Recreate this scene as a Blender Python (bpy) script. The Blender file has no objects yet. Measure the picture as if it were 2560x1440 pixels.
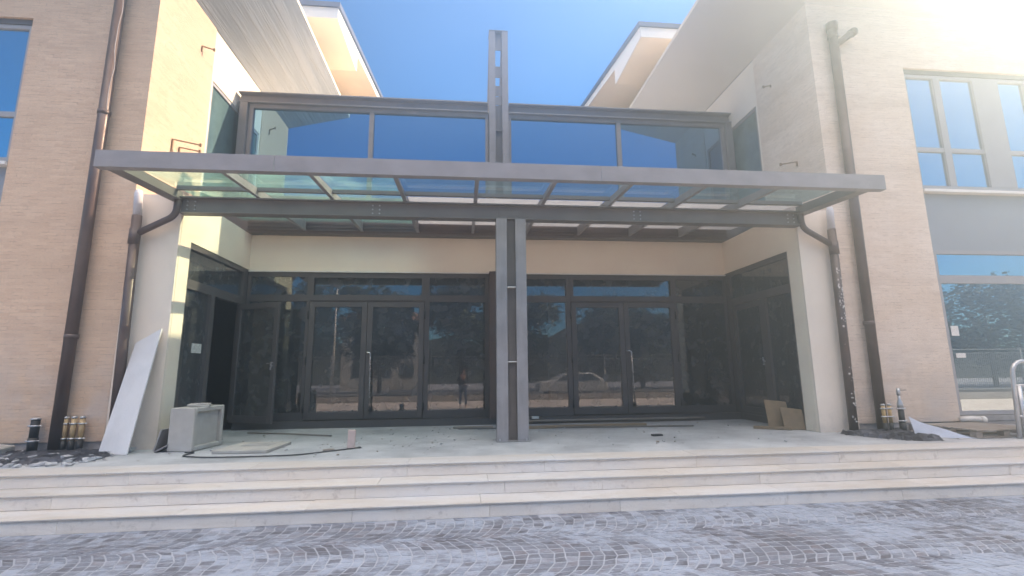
import bpy, bmesh, math, random
from mathutils import Vector, Matrix
random.seed(7)
PI = math.pi
scn = bpy.context.scene
COL = scn.collection
GLARE_HAZE = .041          # density of the haze added for the sun glare
FILL = 5.5           # radiance of the added overhead fill glow
X0 = 0.79            # centre line of the facade
# ------------------------------------------------------------------ materials
def new_mat(name):
    m = bpy.data.materials.new(name); m.use_nodes = True
    nt = m.node_tree; nt.nodes.clear()
    out = nt.nodes.new('ShaderNodeOutputMaterial')
    return m, nt, out
def N(nt, typ, **kw):
    n = nt.nodes.new('ShaderNode' + typ)
    for k, v in kw.items():
        if k.startswith('i_'):
            n.inputs[k[2:].replace('_', ' ')].default_value = v
        else:
            setattr(n, k, v)
    return n
def L(nt, a, b): nt.links.new(a, b)
def c4(c): return (c[0], c[1], c[2], 1)
def pos(nt):
    return N(nt, 'NewGeometry').outputs['Position']
def noise(nt, vec, scale, detail=4, rough=.55, stretch=None):
    if stretch:
        mp = N(nt, 'VectorMath', operation='MULTIPLY'); L(nt, vec, mp.inputs[0]); mp.inputs[1].default_value = stretch
        vec = mp.outputs[0]
    n = N(nt, 'TexNoise'); n.inputs['Scale'].default_value = scale
    n.inputs['Detail'].default_value = detail; n.inputs['Roughness'].default_value = rough
    L(nt, vec, n.inputs['Vector'])
    return n.outputs['Fac']
def ramp(nt, fac, stops):
    r = N(nt, 'ValToRGB'); L(nt, fac, r.inputs[0])
    e = r.color_ramp.elements
    while len(e) < len(stops): e.new(.5)
    for i, (p, c) in enumerate(stops):
        e[i].position = p
        e[i].color = (c, c, c, 1) if isinstance(c, (int, float)) else c4(c)
    return r.outputs[0]
def mix(nt, fac, a, b, mode='MIX'):
    m = N(nt, 'Mix', data_type='RGBA', blend_type=mode)
    for s, v in ((m.inputs[0], fac), (m.inputs[6], a), (m.inputs[7], b)):
        if hasattr(v, 'is_linked') or hasattr(v, 'links'): L(nt, v, s)
        elif isinstance(v, (tuple, list)): s.default_value = c4(v)
        else: s.default_value = v if s == m.inputs[0] else (v, v, v, 1)
    return m.outputs[2]
def math_(nt, op, a, b=None, clamp=False):
    m = N(nt, 'Math', operation=op); m.use_clamp = clamp
    for s, v in ((m.inputs[0], a), (m.inputs[1], b)):
        if v is None: continue
        if isinstance(v, (int, float)): s.default_value = v
        else: L(nt, v, s)
    return m.outputs[0]
def bsdf(nt, out, color, rough=.7, metal=0., bump=None, bstr=.3, bdist=.01, spec=None):
    b = N(nt, 'BsdfPrincipled')
    if isinstance(color, (tuple, list)): b.inputs['Base Color'].default_value = c4(color)
    else: L(nt, color, b.inputs['Base Color'])
    if isinstance(rough, (int, float)): b.inputs['Roughness'].default_value = rough
    else: L(nt, rough, b.inputs['Roughness'])
    b.inputs['Metallic'].default_value = metal
    if spec is not None: b.inputs['Specular IOR Level'].default_value = spec
    if bump is not None:
        bp = N(nt, 'Bump'); bp.inputs['Strength'].default_value = bstr; bp.inputs['Distance'].default_value = bdist
        L(nt, bump, bp.inputs['Height']); L(nt, bp.outputs[0], b.inputs['Normal'])
    L(nt, b.outputs[0], out.inputs[0])
    return b
def simple(name, col, rough=.6, metal=0., var=.15, scale=6, stretch=None, bstr=.15, bdist=.003, dust=None, dustamt=.35, spec=None):
    m, nt, out = new_mat(name)
    P = pos(nt)
    f = noise(nt, P, scale, 5, .6, stretch)
    c = mix(nt, ramp(nt, f, [(.3, 0.), (.7, 1.)]), tuple(x*(1-var) for x in col), tuple(min(1, x*(1+var)) for x in col))
    if dust:
        f2 = noise(nt, P, 2.3, 6, .65)
        c = mix(nt, math_(nt, 'MULTIPLY', ramp(nt, f2, [(.42, 0.), (.68, 1.)]), dustamt), c, dust)
    rr = ramp(nt, noise(nt, P, scale*3, 3), [(.3, max(0, rough-.12)), (.7, min(1, rough+.12))])
    bsdf(nt, out, c, rr, metal, noise(nt, P, scale*12, 3, .5, stretch), bstr, bdist, spec)
    return m
def brick_mat(name, c1, c2, mortar, bw=.25, bh=.055):
    m, nt, out = new_mat(name)
    P = pos(nt)
    sep = N(nt, 'SeparateXYZ'); L(nt, P, sep.inputs[0])
    u = math_(nt, 'ADD', sep.outputs[0], sep.outputs[1])
    cmb = N(nt, 'CombineXYZ'); L(nt, u, cmb.inputs[0]); L(nt, sep.outputs[2], cmb.inputs[1])
    b = N(nt, 'TexBrick'); L(nt, cmb.outputs[0], b.inputs['Vector'])
    b.inputs['Scale'].default_value = 1; b.inputs['Brick Width'].default_value = bw; b.inputs['Row Height'].default_value = bh
    b.inputs['Mortar Size'].default_value = .0042; b.inputs['Mortar Smooth'].default_value = .4; b.inputs['Bias'].default_value = 0
    b.inputs['Color1'].default_value = c4(c1); b.inputs['Color2'].default_value = c4(c2); b.inputs['Mortar'].default_value = c4(mortar)
    # patchy grouting: dark open joints in places, haze in others
    n1 = noise(nt, P, .8, 5, .6)
    c = mix(nt, ramp(nt, n1, [(.35, 0.), (.7, .45)]), b.outputs['Color'], (.66, .49, .35))
    n5 = noise(nt, P, 7, 4, .7, (1, 1, 3.0))
    dk = math_(nt, 'MULTIPLY', b.outputs['Fac'], ramp(nt, n5, [(.5, 0.), (.6, .75)]))
    c = mix(nt, math_(nt, 'MULTIPLY', dk, .8), c, (.20, .12, .08))
    n2 = noise(nt, P, 40, 3, .6)
    c = mix(nt, .35, c, ramp(nt, n2, [(.3, (.66, .66, .66)), (.7, (1.12, 1.1, 1.08))]), 'MULTIPLY')
    # efflorescence near the foot of the wall
    hgt = N(nt, 'MapRange'); L(nt, sep.outputs[2], hgt.inputs[0]); hgt.inputs[1].default_value = .45; hgt.inputs[2].default_value = 2.6
    hgt.inputs[3].default_value = .55; hgt.inputs[4].default_value = 0
    n3 = noise(nt, P, 1.6, 5, .6)
    c = mix(nt, math_(nt, 'MULTIPLY', hgt.outputs[0], ramp(nt, n3, [(.42, 0.), (.62, 1.)])), c, (.56, .55, .56))
    n4 = noise(nt, P, 1.1, 3, .5, (.25, .25, 3))
    c = mix(nt, ramp(nt, n4, [(.5, 0.), (.8, .3)]), c, (.4, .29, .22))
    n7 = noise(nt, P, 1.8, 5, .7, (2.2, 2.2, .22))
    c = mix(nt, ramp(nt, n7, [(.58, 0.), (.76, .16)]), c, (.34, .25, .19))
    h = math_(nt, 'SUBTRACT', 1., b.outputs['Fac'])
    h = math_(nt, 'ADD', h, math_(nt, 'MULTIPLY', n2, .5))
    bsdf(nt, out, c, .85, 0, h, .6, .004, .25)
    return m
def plaster_mat(name, col, var=.06, bump=.12):
    m, nt, out = new_mat(name)
    P = pos(nt)
    c = mix(nt, ramp(nt, noise(nt, P, 1.3, 5, .6), [(.3, 0.), (.7, 1.)]), tuple(x*(1-var) for x in col), tuple(min(.92, x*(1+var*.6)) for x in col))
    sep = N(nt, 'SeparateXYZ'); L(nt, P, sep.inputs[0])
    mr = N(nt, 'MapRange'); L(nt, sep.outputs[2], mr.inputs[0]); mr.inputs[1].default_value = .4; mr.inputs[2].default_value = 1.0; mr.inputs[3].default_value = .55; mr.inputs[4].default_value = 0.
    st = math_(nt, 'MULTIPLY', mr.outputs[0], ramp(nt, noise(nt, P, 5, 5, .7), [(.4, 0.), (.65, 1.)]))
    c = mix(nt, st, c, (.42, .39, .36))
    c = mix(nt, ramp(nt, noise(nt, P, 3.2, 6, .7), [(.62, 0.), (.75, .12)]), c, (.45, .42, .38))
    bsdf(nt, out, c, .9, 0, noise(nt, P, 90, 4, .6), bump, .003, .15)
    return m
def glass_mat(name, tint, f0, refl=(1, 1, 1), dust=0., dustcol=(.6, .62, .62), rough=.0, wobble=0., behind=None, dustscale=3.):
    """single pane: transparent / reflective by angle, plus a film of dust"""
    m, nt, out = new_mat(name)
    P = pos(nt)
    lw = N(nt, 'LayerWeight'); lw.inputs['Blend'].default_value = .5
    p5 = math_(nt, 'POWER', lw.outputs['Facing'], 4.)
    fac = math_(nt, 'ADD', math_(nt, 'MULTIPLY', p5, 1-f0), f0, True)
    if behind is None:
        t = N(nt, 'BsdfTransparent'); t.inputs[0].default_value = c4(tint)
    else:
        t = N(nt, 'BsdfDiffuse'); t.inputs[0].default_value = c4(behind)
    g = N(nt, 'BsdfGlossy'); g.inputs['Color'].default_value = c4(refl); g.inputs['Roughness'].default_value = rough
    if wobble:
        bp = N(nt, 'Bump'); bp.inputs['Strength'].default_value = wobble; bp.inputs['Distance'].default_value = .02
        L(nt, noise(nt, P, 1.1, 1, .3), bp.inputs['Height']); L(nt, bp.outputs[0], g.inputs['Normal'])
    s = N(nt, 'MixShader'); L(nt, fac, s.inputs[0]); L(nt, t.outputs[0], s.inputs[1]); L(nt, g.outputs[0], s.inputs[2])
    last = s.outputs[0]
    if dust:
        d = N(nt, 'BsdfDiffuse'); d.inputs[0].default_value = c4(dustcol)
        tr = N(nt, 'BsdfTranslucent'); tr.inputs[0].default_value = c4(dustcol)
        dm = N(nt, 'MixShader'); dm.inputs[0].default_value = .5; L(nt, d.outputs[0], dm.inputs[1]); L(nt, tr.outputs[0], dm.inputs[2])
        s2 = N(nt, 'MixShader')
        f = ramp(nt, noise(nt, P, dustscale, 5, .6), [(.3, dust*.35), (.75, min(1, dust*1.6))])
        L(nt, f, s2.inputs[0]); L(nt, last, s2.inputs[1]); L(nt, dm.outputs[0], s2.inputs[2]); last = s2.outputs[0]
    L(nt, last, out.inputs[0])
    return m
def stone_mat(name, c1, c2, dust, streak=True):
    """travertine slabs, one tint per slab (random per island)"""
    m, nt, out = new_mat(name)
    P = pos(nt); g = N(nt, 'NewGeometry')
    r = g.outputs['Random Per Island']
    c = mix(nt, r, c1, c2)
    sh = N(nt, 'VectorMath', operation='ADD'); L(nt, P, sh.inputs[0])
    cm = N(nt, 'CombineXYZ'); L(nt, math_(nt, 'MULTIPLY', r, 37.), cm.inputs[0]); L(nt, math_(nt, 'MULTIPLY', r, 11.), cm.inputs[1]); L(nt, cm.outputs[0], sh.inputs[1])
    v = sh.outputs[0]
    n1 = noise(nt, v, 2.2, 6, .65, (.6, 3, 5))
    c = mix(nt, .8, c, ramp(nt, n1, [(.25, (.78, .75, .71)), (.5, (1, 1, 1)), (.8, (1.08, 1.06, 1.03))]), 'MULTIPLY')
    n2 = noise(nt, P, 1.3, 7, .7, (.5, 2, 1))
    c = mix(nt, ramp(nt, n2, [(.40, 0.), (.66, .75)]), c, dust)
    n6 = noise(nt, P, 9, 5, .75)
    c = mix(nt, ramp(nt, n6, [(.56, 0.), (.70, .5)]), c, (.33, .28, .24))
    n3 = noise(nt, v, 60, 3, .6, (.5, 1, 2))
    pits = ramp(nt, n3, [(.62, 0.), (.7, .3)])
    c = mix(nt, pits, c, (.33, .28, .24))
    bsdf(nt, out, c, .72, 0, math_(nt, 'SUBTRACT', n6, math_(nt, 'MULTIPLY', pits, 1.5)), .3, .004, .3)
    return m

M = {}
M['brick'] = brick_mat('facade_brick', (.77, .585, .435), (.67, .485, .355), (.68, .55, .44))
M['brick_glare'] = brick_mat('glare_facade_brick', (.86, .74, .64), (.78, .66, .56), (.80, .72, .64))  # right wing's copy of the brick, glare wash put into the colour
M['cream'] = plaster_mat('cream_plaster', (.93, .81, .68))
M['white_plaster'] = plaster_mat('white_plaster', (.84, .75, .65))
M['soffit_smooth'] = plaster_mat('soffit_plaster', (.60, .58, .56), .05, .1)
M['eave_cream'] = plaster_mat('eave_cream_plaster', (.93, .78, .60))
M['fascia_white'] = plaster_mat('fascia_white', (.80, .79, .76))
M['cement'] = simple('rough_cement', (.34, .33, .33), .9, 0, .25, 4, None, .5, .01, (.45, .46, .48), .5)
M['steel'] = simple('grey_steel_paint', (.25, .235, .24), .50, .0, .14, 3.5, (1, 3, 1.6), .06, .002, (.34, .34, .36), .25)
M['steel_light'] = simple('skylit_steel_paint', (.27, .26, .268), .5, 0, .16, 4, (3, 3, .35), .08, .002, (.40, .39, .40), .6)  # paler steel copy: sky light on the column put into the colour
M['steel_dark'] = simple('dark_shaded_steel_paint', (.165, .148, .142), .55, 0, .15, 3, None, .08, .002, (.2, .19, .18), .35)  # darker steel copy: beam's shade put into the colour; other dark parts share it
M['frame'] = simple('bronze_aluminium', (.105, .095, .098), .42, .0, .08, 2, None, .03, .001, (.16, .155, .16), .3)
M['pale_frame'] = simple('grey_window_frame', (.36, .36, .38), .45, 0, .06, 2, None, .03, .001)
M['gutter'] = simple('slate_blue_metal', (.13, .14, .18), .45, .2, .12, 3)
M['pipe'] = simple('dark_brown_pipe', (.11, .075, .068), .42, .1, .2, 3, None, .05, .002, (.17, .15, .15), .35)
M['pvc'] = simple('white_pvc', (.62, .62, .66), .5, 0, .1, 9, None, .1, .002, (.3, .29, .3), .4)
M['inox'] = simple('brushed_steel', (.62, .62, .64), .26, .9, .05, 6)
M['chrome'] = simple('galvanised_steel', (.55, .56, .58), .4, .6, .1, 6)
M['black'] = simple('black_rubber', (.025, .025, .028), .55, 0, .2, 8, None, .1, .002, (.12, .12, .13), .3)
M['yellow_pipe'] = simple('ochre_coating', (.52, .35, .15), .55, 0, .15, 12, None, .2, .003, (.45, .4, .33), .4)
M['concrete'] = simple('precast_concrete', (.43, .41, .38), .88, 0, .14, 7, None, .5, .006, (.52, .52, .52), .5)
M['marble'] = simple('white_marble_slab', (.74, .73, .74), .5, 0, .08, 1.6, (1.5, 1, .4), .05, .002, (.58, .57, .58), .6)
M['board'] = simple('dusty_chipboard', (.26, .19, .125), .85, 0, .2, 9, None, .3, .004, (.30, .25, .20), .4)
M['wood'] = simple('weathered_wood', (.30, .25, .21), .8, 0, .25, 5, (1, 8, 8), .4, .004, (.40, .40, .40), .5)
M['pink_block'] = simple('pink_foam_block', (.56, .45, .42), .9, 0, .1, 20, None, .4, .004)
M['soil'] = simple('dark_wet_soil', (.045, .045, .055), .9, 0, .5, 9, None, 1., .02, (.20, .21, .26), .7)
M['rubble'] = simple('pale_rubble', (.42, .43, .46), .9, 0, .3, 14, None, .5, .01)
M['film'] = simple('white_plastic_film', (.66, .70, .80), .45, 0, .07, 6, None, .2, .01)
M['rust'] = simple('rusty_iron', (.27, .17, .10), .8, 0, .3, 20, None, .3, .003)
M['spandrel'] = simple('blue_grey_panel', (.30, .33, .37), .5, 0, .05, 1.2)
M['paper'] = simple('paper_sheet', (.7, .7, .68), .8, 0, .3, 30)
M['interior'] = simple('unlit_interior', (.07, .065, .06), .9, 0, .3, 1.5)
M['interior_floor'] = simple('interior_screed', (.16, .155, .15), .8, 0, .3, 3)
M['steps'] = stone_mat('travertine_steps', (.80, .74, .665), (.72, .66, .59), (.70, .69, .68))
M['coping'] = stone_mat('travertine_top', (.53, .495, .46), (.45, .42, .39), (.51, .53, .575))
M['glass'] = glass_mat('dark_door_glass', (.30, .34, .34), .19, (.90, .94, 1.), .23, (.44, .46, .50), .0, 0, None, 5.)
M['mirror_glass'] = glass_mat('blue_mirror_glass', (0, 0, 0), .50, (.34, .68, 1.0), .004, (.5, .55, .6), .0, .004, (.004, .035, .10))
M['window_glass'] = glass_mat('window_mirror_glass', (0, 0, 0), .55, (.78, .92, 1.), .05, (.5, .55, .6), .0, .01, (.02, .05, .09))
M['teal_glass'] = glass_mat('teal_side_glass', (0, 0, 0), .14, (.8, .95, 1), .55, (.24, .38, .40), .02, 0, (.02, .06, .07), 1.5)
M['canopy_glass'] = glass_mat('green_canopy_glass', (.66, .84, .84), .06, (.8, .9, 1), .08, (.40, .62, .66), .0, 0, None, 2.2)
def panel_mat():
    m, nt, out = new_mat('opal_grey_ceiling_panel')
    c = mix(nt, ramp(nt, noise(nt, pos(nt), 3, 5, .6), [(.3, 0.), (.7, 1.)]), (.44, .42, .41), (.54, .52, .50))
    d = N(nt, 'BsdfDiffuse'); L(nt, c, d.inputs[0]); tr = N(nt, 'BsdfTranslucent'); L(nt, c, tr.inputs[0])
    s_ = N(nt, 'MixShader'); s_.inputs[0].default_value = .62; L(nt, d.outputs[0], s_.inputs[1]); L(nt, tr.outputs[0], s_.inputs[2]); L(nt, s_.outputs[0], out.inputs[0])
    return m
M['rear_panel'] = panel_mat()
M['sunlit_canopy_glass'] = glass_mat('mint_sunlit_canopy_glass', (.76, 1., .96), .05, (.9, 1, 1), .22, (.42, .80, .66), .0, 0, None, 2.2)  # sunlit copy of the canopy glass, sun glow put into its colour
# striated soffit (board marks running in depth)
def striated():
    m, nt, out = new_mat('striated_concrete_soffit')
    P = pos(nt)
    n1 = noise(nt, P, 1.6, 4, .6, (4., .16, 4.))
    n2 = noise(nt, P, 4.5, 3, .5, (4., .12, 4.))
    h = math_(nt, 'ADD', ramp(nt, n1, [(.46, 0.), (.56, 1.)]), math_(nt, 'MULTIPLY', n2, .7))
    c = mix(nt, ramp(nt, n1, [(.3, 0.), (.7, 1.)]), (.36, .385, .40), (.49, .51, .53))
    bsdf(nt, out, c, .9, 0, h, .8, .018, .1)
    return m
M['striated'] = striated()
M['rear_glass'] = glass_mat('dusty_grey_canopy_glass', (.90, .92, .9), .05, (.9, 1, 1), .35, (.62, .61, .60), .0, 0, None, 2.2)
def landing_mat():
    m, nt, out = new_mat('dusty_screed')
    P = pos(nt)
    c = mix(nt, ramp(nt, noise(nt, P, 1.1, 7, .65), [(.3, 0.), (.68, 1.)]), (.27, .285, .31), (.50, .52, .55))
    c = mix(nt, ramp(nt, noise(nt, P, .6, 5, .6, (1, 2, 1)), [(.5, 0.), (.75, .7)]), c, (.56, .57, .60))
    c = mix(nt, ramp(nt, noise(nt, P, 14, 5, .75), [(.60, 0.), (.70, .6)]), c, (.18, .17, .17))
    bsdf(nt, out, c, .9, 0, noise(nt, P, 30, 6, .7), .6, .008, .2)
    return m
M['landing'] = landing_mat()
def cobble_mats():
    m, nt, out = new_mat('porphyry_cobble')
    P = pos(nt); g = N(nt, 'NewGeometry'); r = g.outputs['Random Per Island']
    c = ramp(nt, r, [(0., (.085, .082, .095)), (.3, (.120, .125, .15)), (.55, (.14, .15, .185)), (.8, (.13, .115, .125)), (1., (.21, .22, .26))])
    c = mix(nt, .6, c, ramp(nt, noise(nt, P, 35, 4, .6), [(.3, (.7, .7, .7)), (.7, (1.2, 1.2, 1.2))]), 'MULTIPLY')
    d1 = noise(nt, P, .85, 7, .62)
    d2 = noise(nt, P, 13, 5, .7)
    d3 = noise(nt, P, 5, 4, .6, (1, 1.6, 1))
    f = math_(nt, 'ADD', math_(nt, 'ADD', math_(nt, 'MULTIPLY', d1, .50), math_(nt, 'MULTIPLY', d2, .26)), math_(nt, 'MULTIPLY', d3, .24))
    f = math_(nt, 'ADD', f, math_(nt, 'MULTIPLY', math_(nt, 'SUBTRACT', r, .5), .06))
    f = ramp(nt, f, [(.44, .08), (.50, .30), (.535, .75), (.60, .96)])
    c = mix(nt, f, c, (.285, .325, .405))
    bsdf(nt, out, c, .8, 0, noise(nt, P, 60, 4, .6), .5, .004, .3)
    m2, nt, out = new_mat('mortar_bed')
    P = pos(nt)
    c = mix(nt, ramp(nt, noise(nt, P, 2.5, 6, .65), [(.3, 0.), (.7, 1.)]), (.24, .26, .305), (.34, .365, .425))
    bsdf(nt, out, c, .9, 0, noise(nt, P, 40, 4, .6), .5, .006, .2)
    return m, m2
M['cobble'], M['mortar'] = cobble_mats()
M['bounce_paving'] = simple('bounce_paving', (.62, .61, .59), .9, 0, .08, 2, None, .3, .004)
M['bounce_roof'] = simple('pale_bounce_roof', (.72, .66, .56), .85, 0, .06, 2)  # unseen roof tops, made pale to bounce light up to the eaves
M['asphalt'] = simple('asphalt', (.06, .06, .065), .9, 0, .2, 4, None, .4, .004, (.1, .1, .1), .4)
M['foliage_a'] = simple('dark_leaves', (.06, .085, .045), .7, 0, .45, 3)
M['foliage_b'] = simple('mid_leaves', (.06, .095, .035), .7, 0, .45, 3)
M['bark'] = simple('bark', (.12, .095, .075), .9, 0, .3, 8, (3, 3, .6), .6, .01)
M['house'] = plaster_mat('house_render', (.62, .62, .60))
M['roof_tile'] = simple('roof_tiles', (.28, .15, .10), .85, 0, .25, 6)
M['car_paint'] = simple('white_car_paint', (.66, .68, .70), .25, 0, .03, 2)
M['skin'] = simple('skin', (.42, .27, .2), .55, 0, .06, 20)
M['cloth_dark'] = simple('navy_cloth', (.05, .055, .075), .9, 0, .2, 20)
M['cloth_blue'] = simple('denim', (.08, .11, .19), .9, 0, .2, 20)
M['hair'] = simple('dark_hair', (.03, .022, .018), .7, 0, .3, 60)
M['fence'] = simple('fence_grey_paint', (.33, .35, .36), .5, .2, .08, 3)
M['hill'] = simple('wooded_hill', (.02, .03, .02), .95, 0, .5, .3, None, 1., .5)

# ------------------------------------------------------------------ mesh helpers
class MB:
    def __init__(s): s.v = []; s.f = []
    def add(s, vs, fs):
        o = len(s.v); s.v += [tuple(v) for v in vs]; s.f += [tuple(o+i for i in f) for f in fs]; return s
    def box(s, x0, x1, y0, y1, z0, z1):
        x0, x1 = sorted((x0, x1)); y0, y1 = sorted((y0, y1)); z0, z1 = sorted((z0, z1))
        return s.add([(x0,y0,z0),(x1,y0,z0),(x1,y1,z0),(x0,y1,z0),(x0,y0,z1),(x1,y0,z1),(x1,y1,z1),(x0,y1,z1)],
                     [(0,3,2,1),(4,5,6,7),(0,1,5,4),(1,2,6,5),(2,3,7,6),(3,0,4,7)])
    def obox(s, c, sx, sy, sz, rot=None):
        """oriented box, centre c"""
        R = rot if rot is not None else Matrix.Identity(3)
        vs = [Vector(c) + R @ Vector((a*sx/2, b*sy/2, d*sz/2)) for d in (-1, 1) for a, b in ((-1,-1),(1,-1),(1,1),(-1,1))]
        return s.add(vs, [(0,3,2,1),(4,5,6,7),(0,1,5,4),(1,2,6,5),(2,3,7,6),(3,0,4,7)])
    def quad(s, *vs): return s.add(vs, [tuple(range(len(vs)))])
    def bar(s, a, b, w, h, up=(0, 0, 1)):
        """rectangular bar from a to b: w across, h along 'up'"""
        a = Vector(a); b = Vector(b); d = (b-a).normalized(); u = Vector(up); sd = d.cross(u)
        if sd.length < 1e-4: sd = d.cross(Vector((0, 1, 0)))
        sd.normalize(); u = sd.cross(d).normalized()
        vs = []
        for p in (a, b):
            for i, j in ((-1,-1),(1,-1),(1,1),(-1,1)): vs.append(p + sd*w/2*i + u*h/2*j)
        return s.add(vs, [(0,1,2,3),(7,6,5,4),(0,4,5,1),(1,5,6,2),(2,6,7,3),(3,7,4,0)])
    def tube(s, pts, r, n=12, cap=True):
        pts = [Vector(p) for p in pts]; rs = r if isinstance(r, (list, tuple)) else [r]*len(pts)
        ref = None; o = len(s.v); m = len(pts)
        for i, p in enumerate(pts):
            t = ((pts[min(i+1, m-1)]-p).normalized() + (p-pts[max(i-1, 0)]).normalized())
            t = t.normalized() if t.length > 1e-6 else Vector((0,0,1))
            if ref is None:
                ref = t.orthogonal().normalized()
            ref = (ref - t*ref.dot(t)).normalized(); bi = t.cross(ref)
            for k in range(n):
                a = 2*PI*k/n
                s.v.append(tuple(p + (ref*math.cos(a) + bi*math.sin(a))*rs[i]))
        for i in range(m-1):
            for k in range(n):
                s.f.append((o+i*n+k, o+i*n+(k+1)%n, o+(i+1)*n+(k+1)%n, o+(i+1)*n+k))
        if cap:
            s.f.append(tuple(o+k for k in range(n))[::-1]); s.f.append(tuple(o+(m-1)*n+k for k in range(n)))
        return s
    def prism(s, prof, axis, a, b):
        """polygon prof of 2D points extruded along axis ('x': prof is (y,z); 'y': (x,z); 'z': (x,y))"""
        def mk(p, t): return {'x': (t, p[0], p[1]), 'y': (p[0], t, p[1]), 'z': (p[0], p[1], t)}[axis]
        n = len(prof)
        return s.add([mk(p, a) for p in prof] + [mk(p, b) for p in prof],
                     [tuple(range(n))[::-1], tuple(range(n, 2*n))] + [(i, (i+1) % n, n+(i+1) % n, n+i) for i in range(n)])
    def build(s, name, mat, parent=None, smooth=False, bevel=0, label=None):
        me = bpy.data.meshes.new(name)
        off = Vector((0, 0, 0)); p = parent
        while p is not None: off += p.location; p = p.parent
        loc = Vector((0, 0, 0))
        if parent is None:
            xs = [v[0] for v in s.v]; ys = [v[1] for v in s.v]; zs = [v[2] for v in s.v]
            loc = Vector(((min(xs)+max(xs))/2, (min(ys)+max(ys))/2, min(zs)))
            off = loc
        me.from_pydata([(v[0]-off.x, v[1]-off.y, v[2]-off.z) for v in s.v], [], s.f)
        bm = bmesh.new(); bm.from_mesh(me); bmesh.ops.recalc_face_normals(bm, faces=bm.faces)
        if bevel: bmesh.ops.bevel(bm, geom=list(bm.edges), offset=bevel, segments=1, affect='EDGES', clamp_overlap=True)
        bm.to_mesh(me); bm.free()
        if smooth:
            for f in me.polygons: f.use_smooth = True
        me.materials.append(mat)
        o = bpy.data.objects.new(name, me); COL.objects.link(o); o.location = loc
        if parent: o.parent = parent
        if label: o['label'] = label
        return o
def tag(o, label=None, cat=None, group=None, kind=None):
    if label: o['label'] = label
    if cat: o['category'] = cat
    if group: o['group'] = group
    if kind: o['kind'] = kind
    return o
def thing(name, loc, label, cat, group=None):
    o = bpy.data.objects.new(name, None); COL.objects.link(o); o.location = loc; o.empty_display_size = .2
    return tag(o, label, cat, group)
def structure(o, label=None): return tag(o, label, kind='structure')
def arc_path(pts, rad, n=6):
    """polyline with rounded corners"""
    pts = [Vector(p) for p in pts]; out = [pts[0]]
    for i in range(1, len(pts)-1):
        a, b, c = pts[i-1], pts[i], pts[i+1]
        r = min(rad, (a-b).length*.45, (c-b).length*.45)
        p0 = b + (a-b).normalized()*r; p1 = b + (c-b).normalized()*r
        for k in range(n+1):
            t = k/n; out.append(p0*(1-t)**2 + b*2*t*(1-t) + p1*t*t)
    out.append(pts[-1]); return out
def copy_tree(o, parent=None):
    c = o.copy(); COL.objects.link(c); c.parent = parent
    for ch in list(o.children): copy_tree(ch, c)
    return c

# ------------------------------------------------------------------ ground
LZ = .465                                                            # landing level
g = MB(); g.quad((-150, -160, -.0015), (150, -160, -.0015), (150, 5.70, -.0015), (-150, 5.70, -.0015))
structure(g.build('ground', M['mortar']), 'pale mortar bed between and around the cobbles')
g = MB(); g.quad((-60, -4.88, .003), (60, -4.88, .003), (60, 2.35, .003), (-60, 2.35, .003))  # pale sheet added out of view to bounce sunlight onto the facade
structure(g.build('bounce_ground', M['bounce_paving']), 'pale ground sheet behind the cobbles, added out of view to bounce sunlight')
st = MB()
ang = math.radians(45); W = .96; R = W/2/math.sin(ang); nst = 10
pitch = .108
yb = 5.02
def cob(band, k, i, seedy=0):
    c0 = yb + W*band
    cells = []
    for dk in (0, 1):
        for di in (0, 1):
            t = -ang + 2*ang*(i+di)/nst
            cells.append((k+dk)*pitch + R*math.cos(t))
    return c0, cells
rnd = random.Random(3)
for band in range(-3, 1):
    yc = yb + W*band + W/2
    jit = {}
    def J(k, i):
        if (k, i) not in jit:
            q = 0 if i in (0, nst) else .012
            jit[(k, i)] = (rnd.uniform(-.013, .013), rnd.uniform(-q, q))
        return jit[(k, i)]
    drift = rnd.uniform(0, 6)
    k0 = int(-7.5/pitch); k1 = int(11.5/pitch)
    for k in range(k0, k1):
        for i in range(nst):
            ps = []
            for kk, ii in ((k, i), (k+1, i), (k+1, i+1), (k, i+1)):
                t = -ang + 2*ang*ii/nst; j = J(kk, ii)
                ps.append(Vector((kk*pitch + R*math.cos(t) + j[0] + .03*math.sin(kk*.23+drift), yc + R*math.sin(t) + j[1], 0)))
            c = sum(ps, Vector())/4
            if c.y > 5.66 or c.y < 2.6 or c.x < -7 or c.x > 11: continue
            gap = .0095
            tm = -ang + 2*ang*(i+.5)/nst; tv = Vector((-math.sin(tm), math.cos(tm), 0)); uv = Vector((1, 0, 0))
            def inset(p, ga, gb):
                d = p-c; q = d.dot(tv); r_ = d - tv*q
                return c + tv*(q-math.copysign(ga, q)) + r_*(1-gb/max(r_.length, .02))
            ga = rnd.uniform(.007, .0115)
            top = [inset(p, ga+.002, .0085) for p in ps]; mid = [inset(p, ga, .0065) for p in ps]
            for q in top + mid: q.y = min(q.y, 5.69)
            zt = rnd.uniform(.0002, .0022); tl = [zt + rnd.uniform(-.0008, .0012) for _ in range(4)]
            vs = [(p.x, p.y, -.028) for p in mid] + [(p.x, p.y, zt-.0022) for p in mid] + [(p.x, p.y, a) for p, a in zip(top, tl)]
            fs = [(8, 9, 10, 11)] + [(a, (a+1) % 4, 4+(a+1) % 4, 4+a) for a in range(4)] + [(4+a, 4+(a+1) % 4, 8+(a+1) % 4, 8+a) for a in range(4)]
            st.add(vs, fs)
cb = st.build('cobble_paving', M['cobble'])
tag(cb, 'dusty porphyry cobbles laid in fan arcs in front of the steps', kind='stuff')

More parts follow.
